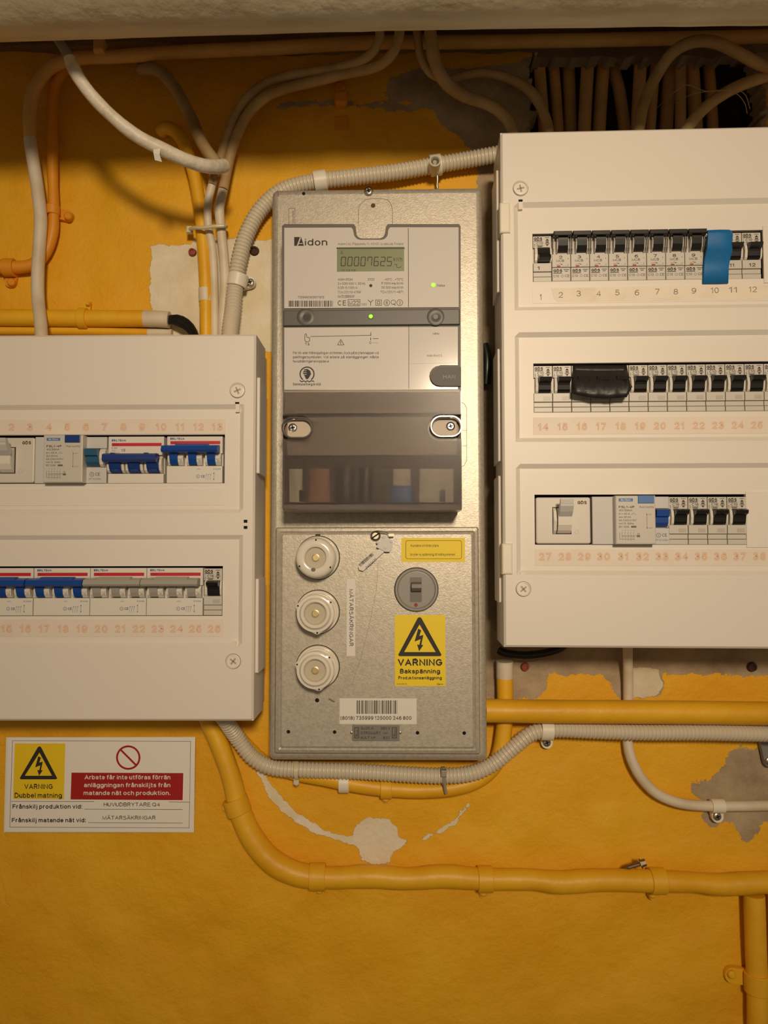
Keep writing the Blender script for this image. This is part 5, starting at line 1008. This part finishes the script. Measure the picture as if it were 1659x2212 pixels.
for i, (xa, xb, r, yt) in enumerate(nich[:12]):
    dz = -.04-.012*(i % 3)+.0
    cable('riser_cable', '%s brown cable from the left standing in the dark wall recess above the right box' % nn[i], 'cable', 'riser', r*.97, [(xa, yt-60, dz-.01), (xa, yt, dz), ((xa+xb)/2, 200, dz), (xb, 290, dz), (xb, 345, dz)], group='brown cables in the wall recess')
th = G().sweep(wpts([(1420, 232, -.004), (1450, 205, .03), (1480, 184, .045), (1505, 190, .045), (1525, 197, .045), (1560, 195, .05), (1590, 202, .05), (1608, 222, .045), (1614, 245, .03)], 1.1, .003)[0], .0004, 5)
th.sweep(wpts([(1450, 226, -.004), (1480, 210, .03), (1510, 200, .045), (1550, 196, .05), (1590, 195, .05), (1610, 205, .05), (1620, 235, .03)], 1.1, .003)[0], .0004, 5)
th.solo('loose_thread', 'thread', 'thin loose pale thread draped between cables above the right box', 'thread', kind='stuff')
# left horizontal pair with armoured end
lp_ = thing('painted_conduit', 'thick yellow-painted conduit with a bare white end above the left box', 'conduit', W, (*W.uv(180, 688), .0))
cable('tube', None, None, 'yelpaint', 18.5, [(-200, 683, .012), (0, 686, .012), (180, 688, .012), (312, 688.5, .012)], parent=lp_)
cable('bare_end', None, None, 'cabwhite', 18.3, [(312, 688.5, .012), (340, 689, .012), (366, 691, .012)], parent=lp_)
for j, (dx, dy) in enumerate(((0, 0), (3, 5), (-2, 9), (5, -3))): cable('black_core', None, None, 'blackwire', 6, [(360, 690+dy*.5, .012), (378+dx, 688+dy, .016), (400+dx, 698+dy, .018), (416+dx, 718+dy*.6, .022), (424+dx, 745, .03)], parent=lp_)
lp3 = thing('painted_conduit', 'thinner yellow-painted conduit with a bare white end just above the left box', 'conduit', W, (*W.uv(180, 716), .0))
cable('tube', None, None, 'yelpaint', 9.5, [(-200, 713, .006), (0, 714, .006), (180, 715, .006), (230, 716, .006), (320, 719, .006)], parent=lp3)
cable('bare_end', None, None, 'cabwhite', 9, [(320, 719, .006), (372, 720, .006)], parent=lp3)
def corr(label, pts, rpx, pitch=.0039):
    P, _ = wpts(pts, rpx, .002); P = [Vector(p) for p in P]; L = [0]
    for a, b in zip(P[:-1], P[1:]): L.append(L[-1]+(b-a).length)
    step = pitch/6; n = int(L[-1]/step); Q = []; R_ = []; j = 0
    rs = rpx*W.k(830, 1200, .02)
    prof_ = [1.0, 1.0, .985, .875, .86, .94]
    for i in range(n):
        d = i*step
        while L[j+1] < d: j += 1
        t_ = (d-L[j])/(L[j+1]-L[j]+1e-9); Q.append(tuple(P[j].lerp(P[j+1], t_))); R_.append(rs*prof_[i % 6])
    return G().sweep(Q, R_, 20).solo('corrugated_conduit', 'corr', label, 'conduit', group='cream corrugated conduits')
upc = [(497, 760, .036), (497, 715, .030), (503, 670, .022), (509, 610, .016), (517, 560, .016), (533, 505, .016), (565, 450, .016), (610, 412, .016), (670, 394, .016), (760, 383, .016), (860, 371, .016), (940, 357, .016), (1010, 345, .018), (1070, 334, .024), (1110, 328, .026)]
corr('cream corrugated conduit arching over the meter board into the right box', upc, 18.3)
loc_ = [(455, 1510, .05), (480, 1545, .04), (510, 1590, .02), (545, 1635, .018), (590, 1658, .018), (660, 1663, .0205), (760, 1666, .0205), (880, 1673, .0205), (960, 1676, .0205), (1020, 1670, .0205), (1065, 1650, .018), (1110, 1614, .018), (1150, 1584, .018), (1200, 1576, .018), (1290, 1579, .018), (1400, 1582, .020), (1520, 1582, .022), (1659, 1585, .022), (1800, 1587, .022)]
corr('cream corrugated conduit sagging under the meter board and running right', loc_, 17.3)
bl = cable('white_cable', 'white cable leaving the right box bottom and curving off to the right edge', 'cable', 'cabwhite', 11, [(1356, 1370, .03), (1356, 1420, .016, 10.5), (1357, 1480, .0065), (1356, 1560, .006, 10), (1356, 1605, .006), (1364, 1640, .009), (1385, 1680, .009), (1420, 1715, .009), (1470, 1735, .009), (1530, 1741, .009), (1600, 1741, .009), (1659, 1740, .009), (1800, 1738, .009)], n=14)
cable('yellow_pipe', 'thick yellow-painted pipe running right from the meter board below the right box', 'pipe', 'yelpaint', 25, [(1048, 1535, .027), (1200, 1537, .027), (1400, 1538, .027), (1659, 1541, .027), (1900, 1544, .027)], wob=.01, n=24)
yp = cable('yellow_conduit', 'yellow-painted conduit curving under the meter board, behind the corrugated conduit', 'conduit', 'yelpaint', 18, [(1090, 1462, .012), (1091, 1520, .011, 18), (1088, 1580, .010), (1075, 1640, .010), (1040, 1680, .010), (985, 1700, .010), (920, 1706, .010), (850, 1704, .010), (780, 1696, .010), (700, 1680, .010), (640, 1668, .010), (580, 1650, .009, 14), (535, 1610, .008, 13), (505, 1570, .008, 12), (492, 1530, .008, 12)])
cable('bare_section', 'unpainted top end of the conduit', None, 'cabwhite', 18.4, [(1090, 1428, .014), (1090, 1464, .012)], parent=yp)
cable('black_cable', 'black cable end lying just under the lower left corner of the right box', 'cable', 'blackwire', 9, [(1078, 1405, .012), (1095, 1412, .016), (1130, 1416, .018), (1175, 1412, .018), (1212, 1400, .016), (1225, 1385, .016)])
cable('blackish_cable', 'black cable tucked between the meter board and the right box', 'cable', 'blackwire', 10, [(1046, 745, .012), (1052, 770, .014), (1052, 800, .014), (1050, 830, .012)])
bpipe = cable('yellow_pipe', 'long yellow-painted pipe bending down from the left box and running along the lower wall', 'pipe', 'yelpaint', 24, [(430, 1500, .02, 18), (452, 1560, .016, 19), (475, 1610, .015, 20), (500, 1680, .015, 21), (516, 1745, .015, 23), (545, 1810, .015, 25), (590, 1862, .015, 26), (650, 1890, .015, 25), (720, 1896, .015, 23), (800, 1893, .015, 24), (880, 1898, .015, 23), (960, 1893, .015, 24), (1047, 1899, .015, 23), (1150, 1900, .015, 22), (1210, 1906, .015, 24), (1300, 1901, .015, 23), (1400, 1903, .015, 23), (1500, 1906, .015, 21), (1560, 1911, .015, 23), (1659, 1906, .015, 23), (1900, 1906, .015, 23)], wob=.02, n=20)
cable('yellow_pipe', 'vertical yellow-painted pipe dropping along the lower right edge', 'pipe', 'yelpaint', 22, [(1629, 1932, .012), (1631, 1990, .012), (1633, 2060, .012), (1636, 2130, .012), (1637, 2212, .012), (1638, 2400, .012)], n=18)
cable('yellow_pipe', 'second vertical yellow-painted pipe cut by the lower right picture edge', 'pipe', 'yelpaint', 18, [(1676, 1930, .010), (1680, 2212, .010), (1682, 2400, .010)], n=18)
# clips
def clip(name, label, px, py, w_, ang, rpx, half, m_, sx, sy, scr='zinc', group=None, parent=None, sr=9, tabr=13, cat='clip'):
    k = W.k(px, py, w_); u, v = W.uv(px, py, w_); c, d = math.cos(ang), math.sin(ang); r = rpx*k; L = half*k
    t = thing(name, label, cat, W, (u, v, 0), group) if not parent else parent
    R_ = []
    for s_ in (-L, -L, L, L):
        R_.append(None)
    nseg = 18; ring = lambda s_, rr_: [(u+c*s_-d*rr_*math.cos(a_), v+d*s_+c*rr_*math.cos(a_), w_+rr_*math.sin(a_)) for a_ in [2*PI*i/nseg for i in range(nseg)]]
    g = G().rings([ring(-L, r*.9), ring(-L, r+.0012), ring(-L+.0006, r+.0016), ring(L-.0006, r+.0016), ring(L, r+.0012), ring(L, r*.9)], cap1=False, sm=True)
    g.build('strap', m_, t)
    if sx is not None:
        h = .006; su, sv = W.uv(sx, sy, h); e = G()
        # foot from the strap to the screw
        du, dv = su-u, sv-v; dl = math.hypot(du, dv); ex, ey = du/dl, dv/dl; hw = tabr*k; pts_ = [(u+ex*r*.3-ey*hw, v+ey*r*.3+ex*hw)]+[(su+hw*math.cos(math.atan2(ey, ex)+PI/2-PI*i/8), sv+hw*math.sin(math.atan2(ey, ex)+PI/2-PI*i/8)) for i in range(9)]+[(u+ex*r*.3+ey*hw, v+ey*r*.3-ex*hw)]
        e.rings([[(a, b, 0.0005) for a, b in pts_[::-1]], [(a, b, h-.001) for a, b in pts_[::-1]], [(a*.96+su*.04, b*.96+sv*.04, h) for a, b in pts_[::-1]]], cap0=False)
        e.build('foot', m_, t)
        screw('screw', W, sx, sy, h, sr, scr, parent=t, slot='cross', h=.0045 if 'paint' in scr else .003)
    return t
clip('conduit_clip', 'white clip with screw on the corrugated conduit left of the meter board', 513, 607, .016, math.radians(79), 19, 13.5, 'white_clip', 540, 609, group='white conduit clips', tabr=12)
clip('conduit_clip', 'white clip over the upper conduit at the board top left', 692, 391, .016, math.radians(9), 19, 13.5, 'white_clip', None, None, group='white conduit clips')
t = clip('conduit_clip', 'white clip with screw hole over the upper conduit near the board top right', 941, 357, .016, math.radians(9), 19, 12, 'white_clip', None, None, group='white conduit clips')
u, v = W.uv(940, 345, .038); G().lathe(u, v, [(.0062, .018), (.0062, .036), (.0052, .037), (.0045, .036), (.0044, .032)], 20).build('screw_boss', 'white_clip', t); G().lathe(u, v, [(.0042, .0325), (.002, .0335)], 12).build('screw', 'zinc', t)
cable('hanging_chain', 'short dark threaded screw below the conduit clip at the board top right', 'screw', 'zinc', 3.2, [(944, 378, .014), (945, 388, .014), (944, 400, .013), (945, 408, .012)], wob=.35)
clip('conduit_clip', 'white clip with screw on the lower conduit just right of the board', 1181, 1577, .018, math.radians(-2), 18.5, 13, 'white_clip', 1182, 1605, group='white conduit clips')
clip('conduit_clip', 'white clip with screw on the curved white cable at lower right', 1550, 1741, .009, 0, 11.5, 14, 'white_clip', 1551, 1765, group='white conduit clips')
clip('conduit_clip', 'grey clip with screw on the lower conduit at the right picture edge', 1668, 1583, .024, 0, 18.5, 9, 'nameplate', 1664, 1645, group='white conduit clips')
def tie(label, px, py, w_, r, m_, head, tail, ang=0):
    k = W.k(px, py, w_); u, v = W.uv(px, py, w_); t = thing('cable_tie', label, 'cable tie', W, (u, v, w_), 'nylon cable ties'); c, d = math.cos(ang), math.sin(ang); L = 4*k; n_ = 22
    ring = lambda s_, rr_: [(u+c*s_-d*rr_*math.cos(2*PI*i/n_), v+d*s_+c*rr_*math.cos(2*PI*i/n_), w_+rr_*math.sin(2*PI*i/n_)) for i in range(n_)]
    G().rings([ring(-L, r*k), ring(-L, r*k+.0009), ring(L, r*k+.0009), ring(L, r*k)], cap1=False).build('band', m_, t)
    a, b, c_, d_ = W.rect(head[0]-6, head[1]-7, head[0]+6, head[1]+7, w_); G().box(a, b, c_, d_, head[2]-.003, head[2]+.002, ch=.0008, back=True).build('head', m_, t)
    if tail: cable('tail', None, None, m_, 3.2, tail, parent=t)
    return t
tie('pale cable tie around the lower conduit near the board foot, left', 641, 1664, .0205, 17.6, 'tie', (640, 1688, .020), [(640, 1690, .02), (640, 1697, .022)], .05)
tie('grey cable tie around the lower conduit near the board foot, right', 958, 1676, .0205, 17.6, 'tiegrey', (957, 1664, .031), [(959, 1672, .030), (961, 1700, .026), (964, 1714, .024)], .05)
g = thing('cable_tie', 'pale cable tie around the bundle of cables above the left box', 'cable tie', W, (*W.uv(455, 492, .02), .02), 'nylon cable ties')
P = [(408, 497, .012), (420, 492, .024), (440, 492, .029), (462, 489, .031), (482, 488, .03), (489, 489, .022), (488, 490, .010)]; cable('band', None, None, 'tie', 4, P, parent=g, n=8)
a, b, c_, d_ = W.rect(403, 489, 415, 503, .014); G().box(a, b, c_, d_, .010, .016, ch=.001, back=True).build('head', 'tie', g)
gp = 'painted pipe saddles'
clip('pipe_saddle', 'yellow-painted saddle with ring end on the pipe beside the warning sign', 512, 1740, .015, math.radians(-70), 24, 17, 'yelpaint', 485, 1746, 'yelpaint', gp, tabr=9, sr=8)
clip('pipe_saddle', 'left yellow-painted saddle on the long lower pipe', 686, 1894, .015, 0, 25, 17, 'yelpaint', 690, 1925, 'yelpaint', gp, tabr=11)
clip('pipe_saddle', 'middle yellow-painted saddle on the long lower pipe', 1048, 1899, .015, 0, 24, 16, 'yelpaint', 1045, 1930, 'yelpaint', gp, tabr=11)
clip('pipe_saddle', 'right yellow-painted saddle on the long lower pipe, beside the loose screw', 1420, 1903, .015, 0, 24, 16, 'yelpaint', 1411, 1934, 'yelpaint', gp, tabr=11)
clip('pipe_saddle', 'yellow-painted saddle on the vertical pipe at lower right', 1636, 2122, .012, PI/2, 23.5, 20, 'yelpaint', 1583, 2108, 'yelpaint', gp, tabr=17)
clip('pipe_saddle', 'orange-painted saddle on the bent conduit at upper left', 114, 455, .011, PI/2, 12, 10, 'orapaint', 145, 465, 'orapaint', gp, tabr=12)
clip('pipe_saddle', 'orange-painted saddle on the conduit at the left picture edge', 20, 578, .011, 0, 16, 12, 'orapaint', 22, 608, 'orapaint', gp, tabr=13)
clip('pipe_saddle', 'yellow-painted perforated saddle on the conduits above the left box', 180, 688, .012, 0, 19.5, 9, 'yelpaint', 188, 655, 'yelpaint', gp, tabr=8, sr=5)
clip('pipe_saddle', 'yellow-painted saddle on the conduit under the board centre', 834, 1703, .010, 0, 19, 12, 'yelpaint', 834, 1726, 'yelpaint', gp, tabr=10)
clip('pipe_saddle', 'white bare saddle on the conduit under the board, left of the centre one', 743, 1690, .010, 0, 18.8, 11, 'white_clip', None, None, group=gp)
# small fixings on the wall
t = thing('wall_clip', 'orange-painted empty cable clip on the wall above the meter board', 'clip', W, (*W.uv(737, 205), 0)); a, b, c_, d_ = W.rect(722, 195, 750, 226, .01); G().box(a, b, c_, d_, .0, .012, ch=.003, r=.004).build('clip_body', 'orapaint', t); G().lathe(*W.uv(735, 186, .004), [(.006, 0), (.006, .003), (.004, .005)], 16).build('clip_foot', 'orapaint', t)
a, b, c_, d_ = W.rect(723, 250, 752, 284, .003); G().box(a, b, c_, d_, 0, .0032, ch=.001, r=.002).solo('paint_scar', 'orapaint', 'square paint-covered clip stub above the meter board', 'stub')
a, b, c_, d_ = W.rect(200, 78, 222, 107, .044); G().box(a, b, c_, d_, .028, .044, ch=.002, back=True).solo('wooden_block', 'cabtan', 'small tan block standing on the top conduit at upper left', 'block')
screw_g = []
t = thing('loose_screw', 'loose self-drilling screw resting on the long yellow pipe at lower right', 'screw', W, (*W.uv(1375, 1870, .02), .018))
A = Vector((*W.uv(1349, 1876, .020), .020)); B = Vector((*W.uv(1383, 1866, .022), .022)); n_ = 60; P = [A.lerp(B, i/n_) for i in range(n_+1)]
k = W.k(1370, 1870, .018); G().sweep(P, [k*(1.0+2.8*min(1, i/14)+(1.5 if (i % 6 < 3 and i > 12) else 0)) for i in range(n_+1)], 10).build('threaded_shank', 'oldsteel', t)
dr = (B-A).normalized(); G().sweep([B, B+dr*k*2.5, B+dr*k*2.6, B+dr*k*12], [k*11, k*11, k*8.5, k*8], 8, sm=False).build('hex_head', 'oldsteel', t)
def anchor(px, py, r, m_, label, cat, nm):
    u, v = W.uv(px, py, .001); k = W.k(px, py, 0); G().lathe(u, v, [(r*k*1.2, -.001), (r*k, .0022), (r*k*.6, .0026), (r*k*.5, .001)], 14).solo(nm, m_, label, cat)
anchor(415, 544, 7.5, 'redplug', 'reddish wall plug in the white plaster left of the cable bundle', 'wall plug', 'wall_plug')
anchor(549, 541, 9, 'pluddark', 'dark open screw hole in the plaster beside the upper conduit', 'hole', 'drill_hole')
anchor(1135, 1441, 8, 'redplug', 'reddish wall plug in the bare plaster under the right box corner', 'wall plug', 'wall_plug')
anchor(1626, 1441, 9, 'pluddark', 'dark drilled hole under the right box near the picture edge', 'hole', 'drill_hole')
for q_ in bpy.data.objects:
    if 'category' in q_.keys() and q_.parent is not None: del q_['category']
